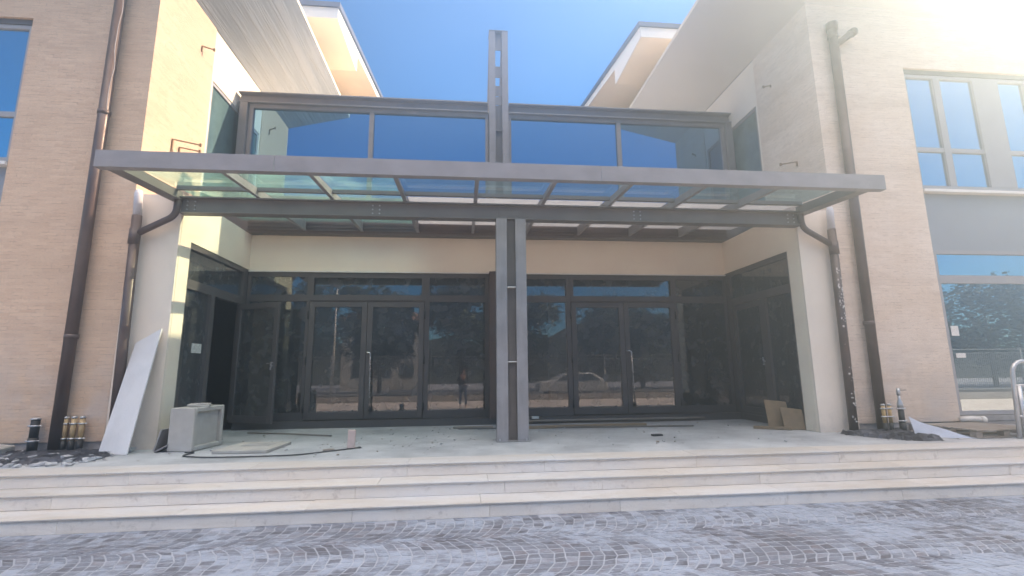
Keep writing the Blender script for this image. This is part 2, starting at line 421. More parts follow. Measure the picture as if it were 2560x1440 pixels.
# ------------------------------------------------------------------ steps and landing
steps = thing('entrance_steps', (1.5, 6.0, 0), 'wide flight of three travertine steps below the entrance landing', 'steps')
rows = [(5.70, 6.08, 0., .155, 'riser', 'tread'), (6.06, 6.44, .155, .31, 'riser', 'tread'), (6.42, 6.86, .31, .465, 'riser', 'tread')]
XA, XB = -11., 14.
for n_, (ya, yb_, za, zb, _, _) in enumerate(rows):
    rb = MB(); x = XA
    while x < XB:
        w = rnd.choice((1.2, 1.5, 1.75, 2.05)); x2 = min(x+w, XB)
        rb.box(x+.0015, x2-.0015, ya+rnd.uniform(0, .003), ya+.05, za-(.03 if n_ == 0 else 0)+.002, zb-.023); x = x2
    rb.build('riser', M['steps'], steps, bevel=.0015)
    tb = MB(); x = XA+.6
    while x < XB:
        w = rnd.choice((1.3, 1.6, 1.9, 2.3)); x2 = min(x+w, XB); dz = rnd.uniform(-.0015, .0015)
        tb.box(x+.0015, x2-.0015, ya-.022+rnd.uniform(-.003, .003), (yb_ if n_ < 2 else 6.84), zb-.022+dz, zb+dz); x = x2
    tb.build('tread', M['coping'], steps, bevel=.005)
lb = MB(); lb.box(-11, 14.5, 6.845, 20, -.1, LZ-.006)
structure(lb.build('landing', M['landing']), 'dusty screeded landing in front of the doors')
tb = MB(); tb.box(-4.74, 6.32, 10.70, 10.90, LZ-.01, .60)
tb.box(-4.74, 6.32, 10.90, 11.4, LZ-.01, .585)
tb.build('door_plinth', M['frame'])
o = bpy.data.objects['door_plinth']; tag(o, 'dark threshold plinth running under the entrance doors', 'threshold')

# ------------------------------------------------------------------ brick wings
SUN = Vector((1.25, .36, 1.0))
def wing(side):
    s = 1 if side == 'right' else -1
    X = lambda h: X0 + s*h
    lab = {'left': 'left wing of pale brick with its sunlit side wall and striated sloping soffit',
           'right': 'right wing of pale brick with tall grey windows and smooth sloping soffit'}[side]
    w = thing('brick_building', (X(9), 8.25, 0), lab, 'building', 'brick wings flanking the entrance')
    b = MB()
    # front wall with the opening for the windows
    t = .30
    b.box(X(6.3), X(8.33), 8.25, 8.25+t, .60, 9.15)
    b.box(X(8.33), X(18), 8.25, 8.25+t, 7.78, 9.15)
    b.box(X(14.6), X(18), 8.25, 8.25+t, .60, 7.779)
    # side wall towards the entrance
    b.box(X(6.3), X(6.6), 8.551, 10.12, .60, 9.15)
    b.build('wall', M['brick'] if s < 0 else M['brick_glare'], w)
    b = MB(); b.box(X(6.32), X(18), 8.27, 8.54, -.1, .598); b.box(X(6.32), X(6.6), 8.541, 10.12, -.1, .598)
    b.build('plinth', M['cement'], w)
    b = MB()
    b.box(X(6.315), X(6.6), 10.122, 10.20, 4.4, 9.148); b.box(X(6.315), X(6.6), 10.20, 24, 7.96, 9.148); b.box(X(6.315), X(6.6), 13.2, 24, 4.4, 7.958)
    b.box(X(6.315), X(6.6), 10.20, 13.2, 4.4, 4.9)
    b.build('side_plaster', M['white_plaster'], w)
    wd = MB(); wd.box(X(6.33), X(6.40), 10.20, 10.26, 4.9, 7.96); wd.box(X(6.33), X(6.40), 10.26, 13.2, 7.88, 7.96)
    f = wd.build('window', M['pale_frame'] if s < 0 else M['steel'], w)
    wd = MB(); wd.quad((X(6.36), 10.26, 4.9), (X(6.36), 13.2, 4.9), (X(6.36), 13.2, 7.88), (X(6.36), 10.26, 7.88))
    wd.build('pane', M['teal_glass'], f)
    # sloping soffit, side and front, mitred at the corner
    iz, oz, oh, yf = 9.15, 10.41, 4.83, 6.78
    b = MB()
    b.quad((X(6.3), 8.25, iz), (X(6.3), 26, iz), (X(oh), 26, oz), (X(oh), yf, oz))
    b.build('soffit', M['striated'] if s < 0 else M['soffit_smooth'], w, label='striated pale soffit caught by grazing sun' if s < 0 else None)
    b = MB(); b.quad((X(6.3), 8.25, iz), (X(oh), yf, oz), (X(18), yf, oz), (X(18), 8.25, iz))
    b.build('front_soffit', M['soffit_smooth'], w)
    b = MB(); b.box(X(oh), X(18), yf, 26, oz+.002, oz+.11)
    b.build('roof', M['bounce_roof'], w)
    # clerestory wall and the high roof behind
    b = MB(); b.box(X(5.75), X(18), 14.5, 14.8, oz+.11, 11.8); b.box(X(5.75), X(6.05), 14.8, 30, oz+.11, 11.8)
    b.build('clerestory_wall', M['brick'] if s < 0 else M['brick_glare'], w)
    hx, ye, yn = 4.30, 12.12, 14.5
    sl = .20
    zt = lambda y: 11.66 + sl*(y-ye)
    b = MB()
    b.quad((X(hx+.02), ye+.02, 11.22), (X(18), ye+.02, 11.22), (X(18), yn, 11.22), (X(hx+.02), yn, 11.22))
    b.quad((X(hx+.02), yn, 11.22), (X(18), yn, 11.22), (X(18), yn, zt(yn)-.36), (X(hx+.02), yn, zt(yn)-.36))
    b.quad((X(hx+.02), yn, zt(yn)-.36), (X(18), yn, zt(yn)-.36), (X(18), 34, zt(34)-.36), (X(hx+.02), 34, zt(34)-.36))
    b.build('eave_soffit', M['eave_cream'], w)
    b = MB()
    prof = [(ye, 11.20), (yn, 11.20), (yn, zt(yn)-.38), (34, zt(34)-.38), (34, zt(34)-.14), (ye, zt(ye)-.14)]
    b.prism(prof, 'x', X(hx), X(hx+.02-.002))
    b.box(X(hx), X(18), ye-.003, ye+.018, 11.20, zt(ye)-.14)
    b.build('fascia', M['fascia_white'], w)
    b = MB()
    b.prism([(ye-.06, zt(ye)-.138), (34, zt(34)-.138), (34, zt(34)+.03), (ye-.06, zt(ye)+.0)], 'x', X(hx-.06), X(18))
    b.build('roof_edge', M['gutter'], w)
    # windows of the front
    def frame_grid(z0, z1, xs, rails, y, parent_name, glass, cell_w=.05, mulls=None):
        f = MB()
        f.box(X(8.34), X(14.6), y-.04, y+.06, z1-.07, z1); f.box(X(8.34), X(14.6), y-.04, y+.06, z0, z0+.07)
        for a, c in xs: f.box(X(a), X(c), y-.045, y+.06, z0+.07, z1-.07)
        for zr, zr2 in rails:
            for q in range(len(xs)-1): f.box(X(xs[q][1]), X(xs[q+1][0]), y-.035, y+.05, zr, zr2)
        fr = f.build(parent_name, M['pale_frame'], w)
        zz = [z0+.07] + [v for r in rails for v in r] + [z1-.07]
        for q in range(len(xs)-1):
            for a in range(0, len(zz), 2):
                p = MB(); p.quad((X(xs[q][1]), y, zz[a]), (X(xs[q+1][0]), y, zz[a]), (X(xs[q+1][0]), y, zz[a+1]), (X(xs[q][1]), y, zz[a+1]))
                p.build('pane', glass, fr)
        return fr
    xs = [(8.34, 8.42), (9.05, 9.20), (9.98, 10.58), (11.2, 11.35), (12.1, 12.7), (13.4, 13.55), (14.3, 14.6)]
    frame_grid(5.14, 7.68, xs, [(5.95, 6.04)], 8.36, 'window', M['window_glass'])
    xs2 = [(8.34, 8.46), (11.3, 11.42), (14.4, 14.6)]
    frame_grid(.70, 3.86, xs2, [(3.20, 3.36)], 8.36, 'shop_window', M['window_glass'] if s < 0 else M['window_glass'])
    b = MB(); b.box(X(8.335), X(14.6), 8.34, 8.42, 3.862, 5.04); b.build('spandrel', M['spandrel'], w)
    b = MB(); b.box(X(8.335), X(14.6), 8.21, 8.42, 5.045, 5.10); b.build('sill', M['fascia_white'], w)
    b = MB(); b.box(X(8.335), X(14.6), 8.30, 8.42, 7.685, 7.778); b.build('shutter_box', M['frame'], w)
    b = MB(); b.box(X(8.0), X(14.6), 8.26, 8.45, .60, .69); b.build('lower_sill', M['cement'], w)
    # dark closed volume behind, so that nothing shines through
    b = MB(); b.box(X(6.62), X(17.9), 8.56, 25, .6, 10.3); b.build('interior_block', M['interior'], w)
    return w
left = wing('left'); right = wing('right')

# ------------------------------------------------------------------ entrance block (plaster surround, glazing, doors)
ent = thing('entrance_block', (X0, 10.93, LZ), 'recessed entrance with cream plaster surround, dark framed glazing and blue glass storey above', 'building')
b = MB(); H = 5.54
for s in (-1, 1):
    b = MB(); b.box(X0+s*H, X0+s*6.298, 8.252, 8.61, LZ-.02, 4.60); b.box(X0+s*H, X0+s*6.298, 8.61, 10.93, 3.875, 4.60)
    b.build('pillar', M['white_plaster'], ent)
b = MB()
for s in (-1, 1):
    b.box(X0+s*(H-.006), X0+s*(H-.001), 8.30, 8.61, LZ, 4.60); b.box(X0+s*(H-.006), X0+s*(H-.001), 8.61, 10.93, 3.87, 4.66)
b.box(X0-H+.007, X0+H-.007, 10.90, 11.2, 3.835, 4.66)
b.build('recess_plaster', M['cream'], ent)
b = MB(); b.box(X0-H+.007, X0+H-.007, 10.86, 10.925, 3.822, 3.846)
b.build('drip_profile', M['fascia_white'], ent)
b = MB(); b.box(X0-6.2, X0+6.2, 10.72, 10.90, 4.665, 5.35); b.box(X0-6.2, X0+6.2, 10.90, 11.6, 4.9, 5.598)
for k in range(4): b.box(X0-5.53, X0+5.53, 10.700, 10.718, 4.87+k*.17, 4.90+k*.17)
b.build('parapet_cladding', M['steel_dark'], ent)
# --- front glazing
FY = 10.93
def hquad(x0, x1, z0, z1, y): return MB().quad((x0, y, z0), (x1, y, z0), (x1, y, z1), (x0, y, z1))
fr = MB()
fr.box(-4.745, 6.325, FY-.03, FY+.07, 3.725, 3.82)
xsv = [(-4.745, -4.68), (-3.47, -3.405), (-.885, -.785), (.475, 1.115), (2.37, 2.47), (4.99, 5.055), (6.26, 6.325)]
for a, c in xsv: fr.box(a, c, FY-.035, FY+.07, .602, 3.723)
bays = [(xsv[i][1], xsv[i+1][0]) for i in range(6)]
for i, (a, c) in enumerate(bays):
    fr.box(a, c, FY-.025, FY+.06, 3.165, 3.315)
    if i not in (1, 4): fr.box(a, c, FY-.025, FY+.06, .602, .77)
glz = fr.build('glazing_frame', M['frame'], ent)
b = MB(); b.box(.56, 1.03, FY-.34, FY-.036, .60, 3.82); b.build('brown_fin', M['pipe'], ent)
for i, (a, c) in enumerate(bays):
    x0, x1 = a, c
    if i in (1, 4):
        f2 = MB(); f2.box(a, a+.075, FY-.05, FY-.026, 3.19, 3.76); f2.box(c-.075, c, FY-.05, FY-.026, 3.19, 3.76)
        f2.box(a+.075, c-.075, FY-.05, FY-.026, 3.70, 3.76); f2.box(a+.075, c-.075, FY-.05, FY-.026, 3.19, 3.31)
        f2.build('transom_frame', M['frame'], glz)
        hquad(x0+.07, x1-.07, 3.31, 3.70, FY+.005).build('pane', M['glass'], glz)
    else:
        hquad(x0, x1, 3.315, 3.725, FY+.01).build('pane', M['glass'], glz)
        hquad(x0, x1, .77, 3.165, FY+.01).build('pane', M['glass'], glz)
def door_leaf(x0, x1, hinge, handle=False):
    """leaf in the front plane; hinge side 'l' or 'r'"""
    y0, y1 = FY-.055, FY+.02; st_ = .115
    f = MB(); f.box(x0, x0+st_, y0, y1, .615, 3.155); f.box(x1-st_, x1, y0, y1, .615, 3.155)
    f.box(x0+st_, x1-st_, y0, y1, 3.04, 3.155); f.box(x0+st_, x1-st_, y0, y1, .615, .765)
    d = f.build('door', M['frame'], ent, bevel=.004)
    hquad(x0+st_, x1-st_, .765, 3.04, FY-.015).build('pane', M['glass'], d)
    hx = x0-.012 if hinge == 'l' else x1+.012
    for z in (.86, 1.86, 2.86):
        h = MB(); h.tube([(hx, y0-.012, z-.09), (hx, y0-.012, z+.09)], .017, 10); h.build('hinge', M['black'], d, True)
    if handle:
        X_ = handle
        h = MB(); h.tube(arc_path([(X_-.085, y0-.005, 2.03), (X_-.085, y0-.085, 2.035), (X_, y0-.085, 2.02), (X_+.02, y0-.085, .83)], .05), .017, 12)
        h.build('handle', M['inox'], d, True)
        h = MB(); h.box(X_-.0, X_+.06, y0-.075, y0, .77, .86); h.build('handle_bracket', M['black'], d, bevel=.01)
    else:
        h = MB(); h.box(x1-.07, x1-.03, y0-.01, y0, 1.3, 1.5) if hinge == 'l' else None
        if hinge == 'l': h.build('lock_plate', M['steel_dark'], d)
    return d
door_leaf(-3.395, -2.148, 'l'); door_leaf(-2.140, -.895, 'r', -2.03)
door_leaf(2.480, 3.728, 'l'); door_leaf(3.736, 4.98, 'r', 3.84)
# --- side glazing of the recess
def side_glazing(s):
    x = X0 + s*(H+.06)
    f = MB()
    xi, xo = x-.05, x+.05
    f.box(xi, xo, 8.612, 10.90, 3.77, 3.872)
    f.box(xi, xo, 8.612, 10.90, 3.07, 3.235)
    f.box(xi, xo, 8.612, 10.90, .60, .66) if s > 0 else f.box(xi, xo, 8.612, 9.55, .60, .66)
    for a, c, z1 in ((8.612, 8.66, 3.77), (9.47, 9.62, 3.07), (10.74, 10.90, 3.77)): f.box(xi-.003, xo+.003, a, c, .662, z1)
    fo = f.build('side_frame', M['frame'], ent)
    def pq(y0, y1, z0, z1, par): MB().quad((x, y0, z0), (x, y1, z0), (x, y1, z1), (x, y0, z1)).build('pane', M['glass'], par)
    pq(8.66, 10.74, 3.235, 3.77, fo); pq(8.66, 9.47, .66, 3.07, fo)
    return x
side_glazing(-1); xr = side_glazing(1)
sb = MB(); sb.box(X0-H-.4, X0+H+.4, 8.612, 10.93, LZ-.02, .598)
MB().box(X0+H+.001, X0+H+.12, 8.612, 10.90, LZ, .598).build('side_kerb', M['frame'], ent)
MB().box(X0-H-.12, X0-H-.001, 8.612, 9.62, LZ, .598).build('side_kerb', M['frame'], ent)
def leaf_obj(p0, p1, name='door'):
    """door leaf from hinge p0 to free edge p1 (x,y)"""
    p0 = Vector((p0[0], p0[1], 0)); p1 = Vector((p1[0], p1[1], 0)); d = (p1-p0); w = d.length; d.normalize(); n = Vector((-d.y, d.x, 0))
    Rm = Matrix((d, n, Vector((0, 0, 1)))).transposed()
    def at(u, v, z): return p0 + d*u + n*v + Vector((0, 0, z))
    f = MB()
    for u0, u1, z0, z1 in ((0, .10, .615, 3.06), (w-.10, w, .615, 3.06), (.1, w-.1, 2.95, 3.06), (.1, w-.1, .615, .76)):
        f.obox(at((u0+u1)/2, 0, (z0+z1)/2), u1-u0, .06, z1-z0, Rm)
    o = f.build(name, M['frame'], ent, bevel=.004)
    a, b_, c, e = at(.1, 0, .76), at(w-.1, 0, .76), at(w-.1, 0, 2.95), at(.1, 0, 2.95)
    MB().quad(a, b_, c, e).build('pane', M['glass'], o)
    h = MB(); h.obox(at(w-.05, -.06, 1.75), .03, .06, .16, Rm); h.obox(at(w-.09, -.085, 1.80), .12, .02, .025, Rm)
    h.build('handle', M['inox'], o, bevel=.004)
    return o
leaf_obj((-4.80, 10.70), (-3.80, 10.27))['label'] = 'open dark glass door leaf swung into the recess'
leaf_obj((xr, 10.73), (xr, 9.63))
# notices on glass
def sheet(x, y, z, w, h, label, rot='front', mat=None, par=None, tilt=0):
    m = MB()
    if rot == 'front': m.obox((x, y, z), w, .003, h, Matrix.Rotation(tilt, 3, 'Y'))
    else: m.obox((x, y, z), .003, w, h)
    o = m.build('paper_notice', mat or M['paper']); return tag(o, label, 'notice')
sheet(X0-H-.052, 9.22, 2.06, .32, .17, 'small crumpled paper notice taped inside left side pane of the recess', 'side')
sheet(9.41, 8.345, 2.27, .16, .19, 'white square paper stuck on the right shop window, topmost of its column', 'front', M['fascia_white'])
sheet(9.45, 8.343, 1.80, .20, .085, 'small white paper strip stuck low on the right shop window', 'front', M['fascia_white'])
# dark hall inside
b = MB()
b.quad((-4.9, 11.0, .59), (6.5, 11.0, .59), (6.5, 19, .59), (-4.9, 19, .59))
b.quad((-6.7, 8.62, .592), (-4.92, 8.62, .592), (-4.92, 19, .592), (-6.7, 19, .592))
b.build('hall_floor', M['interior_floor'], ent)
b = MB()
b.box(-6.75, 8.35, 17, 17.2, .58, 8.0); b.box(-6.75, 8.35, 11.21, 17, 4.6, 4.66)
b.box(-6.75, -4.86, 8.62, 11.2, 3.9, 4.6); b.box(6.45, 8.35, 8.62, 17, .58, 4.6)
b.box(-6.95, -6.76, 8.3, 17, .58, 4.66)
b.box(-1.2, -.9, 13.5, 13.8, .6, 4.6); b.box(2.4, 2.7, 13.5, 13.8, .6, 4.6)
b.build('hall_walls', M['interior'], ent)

# ------------------------------------------------------------------ upper blue glazed storey
up = thing('glazed_storey', (X0, 10.95, 5.6), 'upper blue mirror glass storey between the wings behind the canopy', 'building')
UY = 11.40
XU = X0 + .05
b = MB()
for s in (-1, 1):
    a, c = XU+s*.27, XU+s*6.32
    b.box(a, c, UY-.17, UY+.2, 8.338, 8.369); b.box(a, c, UY-.02, UY+.04, 8.129, 8.338); b.box(a, c, UY-.15, UY+.2, 8.103, 8.129)
b.build('top_beam', M['steel'], up)
for s in (-1, 1):
    b = MB(); b.box(XU+s*6.10, XU+s*6.12, UY-.14, UY-.131, 5.6, 8.101); b.box(XU+s*6.12, XU+s*6.28, UY-.13, UY-.105, 5.6, 8.101); b.box(XU+s*6.10, XU+s*6.12, UY-.131, UY+.1, 5.6, 8.101)
    b.box(XU+s*6.21, XU+s*6.225, UY-.104, UY+.1, 5.6, 8.101); b.box(XU+s*6.12, XU+s*6.209, UY+.085, UY+.1, 5.6, 8.101)
    b.build('corner_post', M['steel'], up)
b = MB()
b.box(XU-6.26, XU+6.22, UY+.21, 17, 8.275, 8.327); b.build('roof', M['bounce_roof'], up)
f = MB()
for s in (-1, 1):
    for a, c in ((.25, .33), (3.11, 3.22), (5.99, 6.085)): f.box(XU+s*a, XU+s*c, UY-.06, UY+.03, 5.70, 8.004)
    f.box(XU+s*.25, XU+s*6.085, UY-.06, UY+.03, 8.006, 8.098); f.box(XU+s*.25, XU+s*6.085, UY-.08, UY+.03, 5.60, 5.698)
ufr = f.build('window_frame', M['steel'], up)
for s in (-1, 1):
    for a, c in ((.33, 3.11), (3.22, 5.99)):
        hquad(XU+s*a, XU+s*c, 5.70, 8.004, UY).build('pane', M['mirror_glass'], ufr)
# side panes of the storey, and its light sill
b = MB()
for s in (-1, 1): b.quad((XU+s*6.26, UY+.08, 5.6), (XU+s*6.26, 17, 5.6), (XU+s*6.26, 17, 8.129), (XU+s*6.26, UY+.08, 8.129))
b.build('side_glass', M['mirror_glass'], up)
b = MB(); b.box(XU-6.3, XU+6.2, 11.0, 11.318, 5.602, 5.64); b.build('sill', M['steel_light'], up)

# ------------------------------------------------------------------ twin steel mast
mast = thing('steel_mast', (X0, 10.8, 5.6), 'tall twin grey steel mast rising above the blue glass storey against the sky', 'mast')
mx, my0 = .848, 11.22
for s in (-1, 1):
    b = MB(); xc = mx + s*.165
    b.box(xc-.08, xc+.08, my0-.01, my0+.01, 5.62, 10.395); b.box(xc-.006, xc+.006, my0+.01, my0+.2, 5.62, 10.395)
    b.box(xc-.08, xc+.08, my0+.2, my0+.215, 5.62, 10.395)
    b.build('front_post', M['steel'], mast, bevel=0)
for s in (-1, 1):
    b = MB(); xc = mx + s*.165
    b.bar((xc, my0+.30, 10.37), (xc, my0+1.75, 8.275), .15, .02, (0, 1, .6)); b.bar((xc, my0+.34, 10.33), (xc, my0+1.75, 8.275), .012, .16, (0, 1, .6))
    b.bar((xc, my0+.22, 10.2), (xc, my0+1.55, 8.275), .15, .02, (0, 1, .6))
    b.build('raking_leg', M['steel'], mast)
for z0, z1 in ((9.90, 10.39), (9.11, 9.433), (8.588, 8.88), (7.597, 7.618), (6.5, 6.52), (8.338, 8.567)):
    b = MB(); b.box(mx-.084, mx+.084, my0+.02, my0+.19, z0, z1) if z1-z0 < .05 else b.box(mx-.084, mx+.084, my0+.09, my0+.105, z0, z1)
    b.build('batten', M['steel'] if z1-z0 > .05 else M['steel_light'], mast)
b = MB(); b.box(mx-.25, mx+.25, my0-.02, my0+.36, 10.397, 10.411); b.build('cap_plate', M['steel'], mast)
b = MB(); b.box(mx-.084, mx+.084, my0+.10, my0+.115, 5.62, 8.327); b.build('web_plate', M['steel_dark'], mast)

# ------------------------------------------------------------------ steel column under the canopy
colm = thing('steel_column', (.812, 8.2, LZ), 'twin flange grey steel column standing in the middle of the landing', 'column')
cx = .812
for s in (-1, 1):
    b = MB(); xc = cx + s*.168
    b.box(xc-.092, xc+.092, 8.09, 8.105, LZ, 4.25); b.box(xc-.006, xc+.006, 8.105, 8.30, LZ, 4.25); b.box(xc-.092, xc+.092, 8.30, 8.315, LZ, 4.25)
    b.build('flange_post', M['steel_light'], colm)
b = MB(); b.box(cx-.16, cx+.16, 8.19, 8.203, LZ, 4.25); b.build('web', M['steel_dark'], colm)
for z in (1.745, 3.02):
    b = MB(); b.box(cx-.0755, cx+.0755, 8.10, 8.19, z, z+.014); b.build('stiffener', M['fascia_white'], colm)
b = MB(); b.box(cx-.27, cx+.27, 8.05, 8.36, LZ-.004, LZ+.012); b.build('base_plate', M['steel_light'], colm)
for dx in (-.22, .22):
    for yy in (8.08, 8.33):
        b = MB(); b.tube([(cx+dx, yy, LZ+.01), (cx+dx, yy, LZ+.045)], .014, 6); b.build('anchor_bolt', M['chrome'], colm)

# ------------------------------------------------------------------ glass canopy
can = thing('glass_canopy', (X0, 8.25, 4.25), 'wide glass canopy with grey steel fascia and rafters over the entrance', 'canopy')
ZS = lambda y: 4.55 + .060*(y-8.25)                                   # underside of the rafters
b = MB(); bx0, bx1 = X0-5.53, X0+5.55
b.box(bx0, bx1, 8.12, 8.32, 4.515, 4.535); b.box(bx0, bx1, 8.205, 8.225, 4.275, 4.515); b.box(bx0, bx1, 8.12, 8.32, 4.255, 4.275)
b.build('main_beam', M['steel_dark'], can)
b = MB(); b.box(.60, 1.03, 8.185, 8.203, 4.28, 4.51)
for i in range(6):
    for j in range(2): b.tube([(.65+i*.066, 8.186, 4.35+j*.09), (.65+i*.066, 8.172, 4.35+j*.09)], .012, 8)
b.build('splice_plate', M['steel_dark'], can)
b = MB()
for xe in (bx0+.10, bx0+.22, bx1-.22, bx1-.10, -1.6, -1.48, 3.1, 3.22):
    for z in (4.33, 4.40, 4.47): b.tube([(xe, 8.206, z), (xe, 8.188, z)], .013, 8)
tag(b.build('bolts', M['chrome'], can), kind='stuff')
fx = [X0-5.70, -2.62, 1.997, X0+5.77]
for i in range(3):
    b = MB(); a, c = fx[i]+.003, fx[i+1]-.003
    b.box(a, c, 6.50, 6.51, 4.335, 4.57); b.box(a, c, 6.51, 6.62, 4.335, 4.345); b.box(a, c, 6.51, 6.62, 4.56, 4.57)
    b.build('fascia', M['steel'], can)
hs = [.605, 1.83, 3.055, 4.28]
rx = sorted([X0+s*h for h in hs for s in (-1, 1)])
def rafter(x, w=.065, hgt=.160, y0=6.52, y1=10.58, name='rafter', mat='steel'):
    b = MB()
    def sl(y, z): return (y, ZS(y)+z)
    b.prism([sl(y0, 0), sl(y1, 0), sl(y1, .012), sl(y0, .012)], 'x', x-w/2, x+w/2)
    b.prism([sl(y0, .012), sl(8.38, .012), sl(y1, .012), sl(y1, .21), sl(8.38, hgt), sl(y0, .105)], 'x', x-.005, x+.005)
    return b.build(name, M[mat], can)
for x in rx: rafter(x)
for s in (-1, 1):
    b = MB(); x = X0+s*5.56; w = .10
    pr = lambda a, c: [(6.51, ZS(6.51)+a), (8.25, ZS(8.25)+a), (8.25, ZS(8.25)+c), (6.51, ZS(6.51)+c)]
    b.prism(pr(-.07, -.055), 'x', x-s*.06, x+s*.14); b.prism([(6.51, ZS(6.51)-.055), (8.25, ZS(8.25)-.055), (8.25, ZS(8.25)+.165), (6.51, ZS(6.51)+.11)], 'x', x+s*.125, x+s*.14)
    b.prism(pr(-.055, .10), 'x', x-.005, x+.005)
    b.build('edge_gutter', M['steel_dark'], can)
pe = [X0-5.56] + rx + [X0+5.56]
for i in range(len(pe)-1):
    b = MB(); b.box(pe[i]+.008, pe[i+1]-.008, 8.06, 8.12, 4.632, 4.698); b.build('purlin', M['steel_dark'], can)
edges = [X0-5.62] + rx + [X0+5.62]
for i in range(len(edges)-1):
    a, c = edges[i]+.012, edges[i+1]-.012
    for y0, y1, gm in ((6.53, 8.375, 'canopy_glass'), (8.385, 10.58, 'rear_panel')):
        if i < 3: gm = 'sunlit_canopy_glass'
        z0, z1 = ZS(y0)+(.109 if y0 < 8 else .164), ZS(y1)+(.164 if y0 < 8 else .212)
        MB().quad((a, y0, z0), (c, y0, z0), (c, y1, z1), (a, y1, z1)).build('glass_pane' if gm != 'rear_panel' else 'ceiling_panel', M[gm], can)
b = MB(); b.box(X0-5.5, X0+5.5, 10.60, 10.615, 4.675, 4.93)
for k in range(3): b.box(X0-5.5, X0+5.5, 10.585-.012*(2-k), 10.599, 4.69+k*.075, 4.715+k*.075)
b.build('rear_board', M['pipe'], can)

# ------------------------------------------------------------------ downpipes
def pipe(name, label, pts, r, group=None, mat='pipe', rad=.12, joints=(), extra=None):
    t = thing(name, pts[-1], label, 'downpipe', group)
    b = MB(); b.tube(arc_path(pts, rad), r, 16); b.build('pipe', M[mat], t, True)
    for (x, y, z) in joints:
        j = MB(); j.tube([(x, y, z-.035), (x, y, z+.035)], r*1.13, 16); j.build('collar', M[mat], t, True)
    return t
gp = 'tall dark downpipes on the brick fronts'
p = pipe('downpipe', 'tall dark brown downpipe on the left brick front, farther from the entrance', [(-6.085, 8.13, 9.3), (-6.10, 8.13, LZ-.02)], .083, gp, joints=[(-6.088, 8.13, z) for z in (2.2, 5.98)])
p = pipe('downpipe', 'tall dark downpipe on the right brick front with a short stub near its head', [(7.52, 8.13, 8.55), (7.43, 8.13, LZ-.02)], .083, gp, joints=[(7.44, 8.13, z) for z in (2.4,)] + [(7.51, 8.13, 8.3)])
b = MB(); b.tube([(7.52, 8.13, 8.1), (7.93, 8.10, 8.40)], .07, 14); b.tube([(7.90, 8.10, 8.375), (7.98, 8.095, 8.435)], .085, 14); b.tube([(7.515, 8.13, 8.45), (7.52, 8.13, 8.6)], .11, 14)
b.build('branch_stub', M['pipe'], p, True)
for s, xx in ((-1, -5.36), (1, 6.93)):
    gl = ('left', 'left wing') if s < 0 else ('right', 'right wing')
    t = thing('branched_downpipe', (xx, 8.13, LZ), 'short %s downpipe with white top and slanting branch at the %s' % (('dark brown', 'left pillar') if s < 0 else ('plaster spattered', 'right pillar')), 'downpipe', 'branched downpipes beside the pillars')
    b = MB(); b.tube([(xx, 8.13, 4.18), (xx-s*.06, 8.13, LZ-.02)], .072, 16); b.build('pipe', M['pipe'], t, True)
    b = MB(); b.tube(arc_path([(X0+s*5.55, 8.13, 4.50), (X0+s*5.55, 8.13, 4.20), (xx, 8.13, 3.86)], .16), .052, 14); b.build('branch', M['pipe'], t, True)
    b = MB(); b.tube([(xx+s*.02, 8.13, 4.62), (xx+s*.02, 8.13, 4.55), (xx, 8.13, 4.18)], [.045, .062, .062], 16); b.build('white_sleeve', M['pvc'], t, True)
    j = MB(); j.tube([(xx, 8.13, 3.70), (xx, 8.13, 3.95)], .082, 16); j.build('collar', M['pipe'], t, True)
    if s > 0:
        b = MB(); rr = random.Random(9)
        for k in range(75):
            z = rr.choice((rr.gauss(2.95, .25), rr.gauss(2.6, .3), rr.uniform(.6, 1.6))); a = rr.uniform(-2.2, -.9)
            q = rr.uniform(.006, .018); px_, py_ = xx-.06*(4.18-z)/3.7+math.cos(a)*.074, 8.13+math.sin(a)*.074
            b.obox((px_, py_, z), q, .006, q*rr.uniform(1, 3), Matrix.Rotation(a+PI/2, 3, 'Z'))
        tag(b.build('plaster_splashes', M['fascia_white'], t), kind='stuff')
# white cable clipped on the left pipe
b = MB(); pts = []
for k in range(22):
    z = 9.2 - k*.153; pts.append((-6.00+.018*math.sin(k*.9), 8.055+.01*math.sin(k*1.7), z))
b.tube(pts, .007, 8); tag(b.build('cable', M['steel_light'], None, True), 'thin pale cable strapped to the upper part of the left downpipe', 'cable')

# ------------------------------------------------------------------ iron brackets on the brick side walls
def bracket(s, y, z, ln, dz, label):
    x = X0+s*6.3
    t = MB(); e = Vector((x-s*ln, y+ln*.55, z)); t.bar((x, y, z), e, .02, .02); t.bar(e-Vector((0, 0, .03)), e+Vector((0, 0, .03)), .035, .03, (0, 1, 0))
    t.box(x-s*.03, x-s*.008, y-.012, y+.012, z-dz, z-.011)
    tag(t.build('iron_bracket', M['rust']), label, 'bracket')
bracket(-1, 9.62, 8.38, .20, .13, 'single small rusty iron bracket high on the sunlit left brick wall')
bracket(-1, 9.02, 5.98, .40, .25, 'taller rusty angle bracket just above the canopy on the left brick wall')
bracket(-1, 9.25, 5.93, .30, .12, 'lower rusty angle bracket just above the canopy on the left brick wall')
bracket(1, 9.55, 8.1, .14, .05, 'single small rusty bracket high on the right brick side wall')
bracket(1, 9.0, 5.95, .28, .10, 'rusty bracket just above the canopy on the right brick side wall')

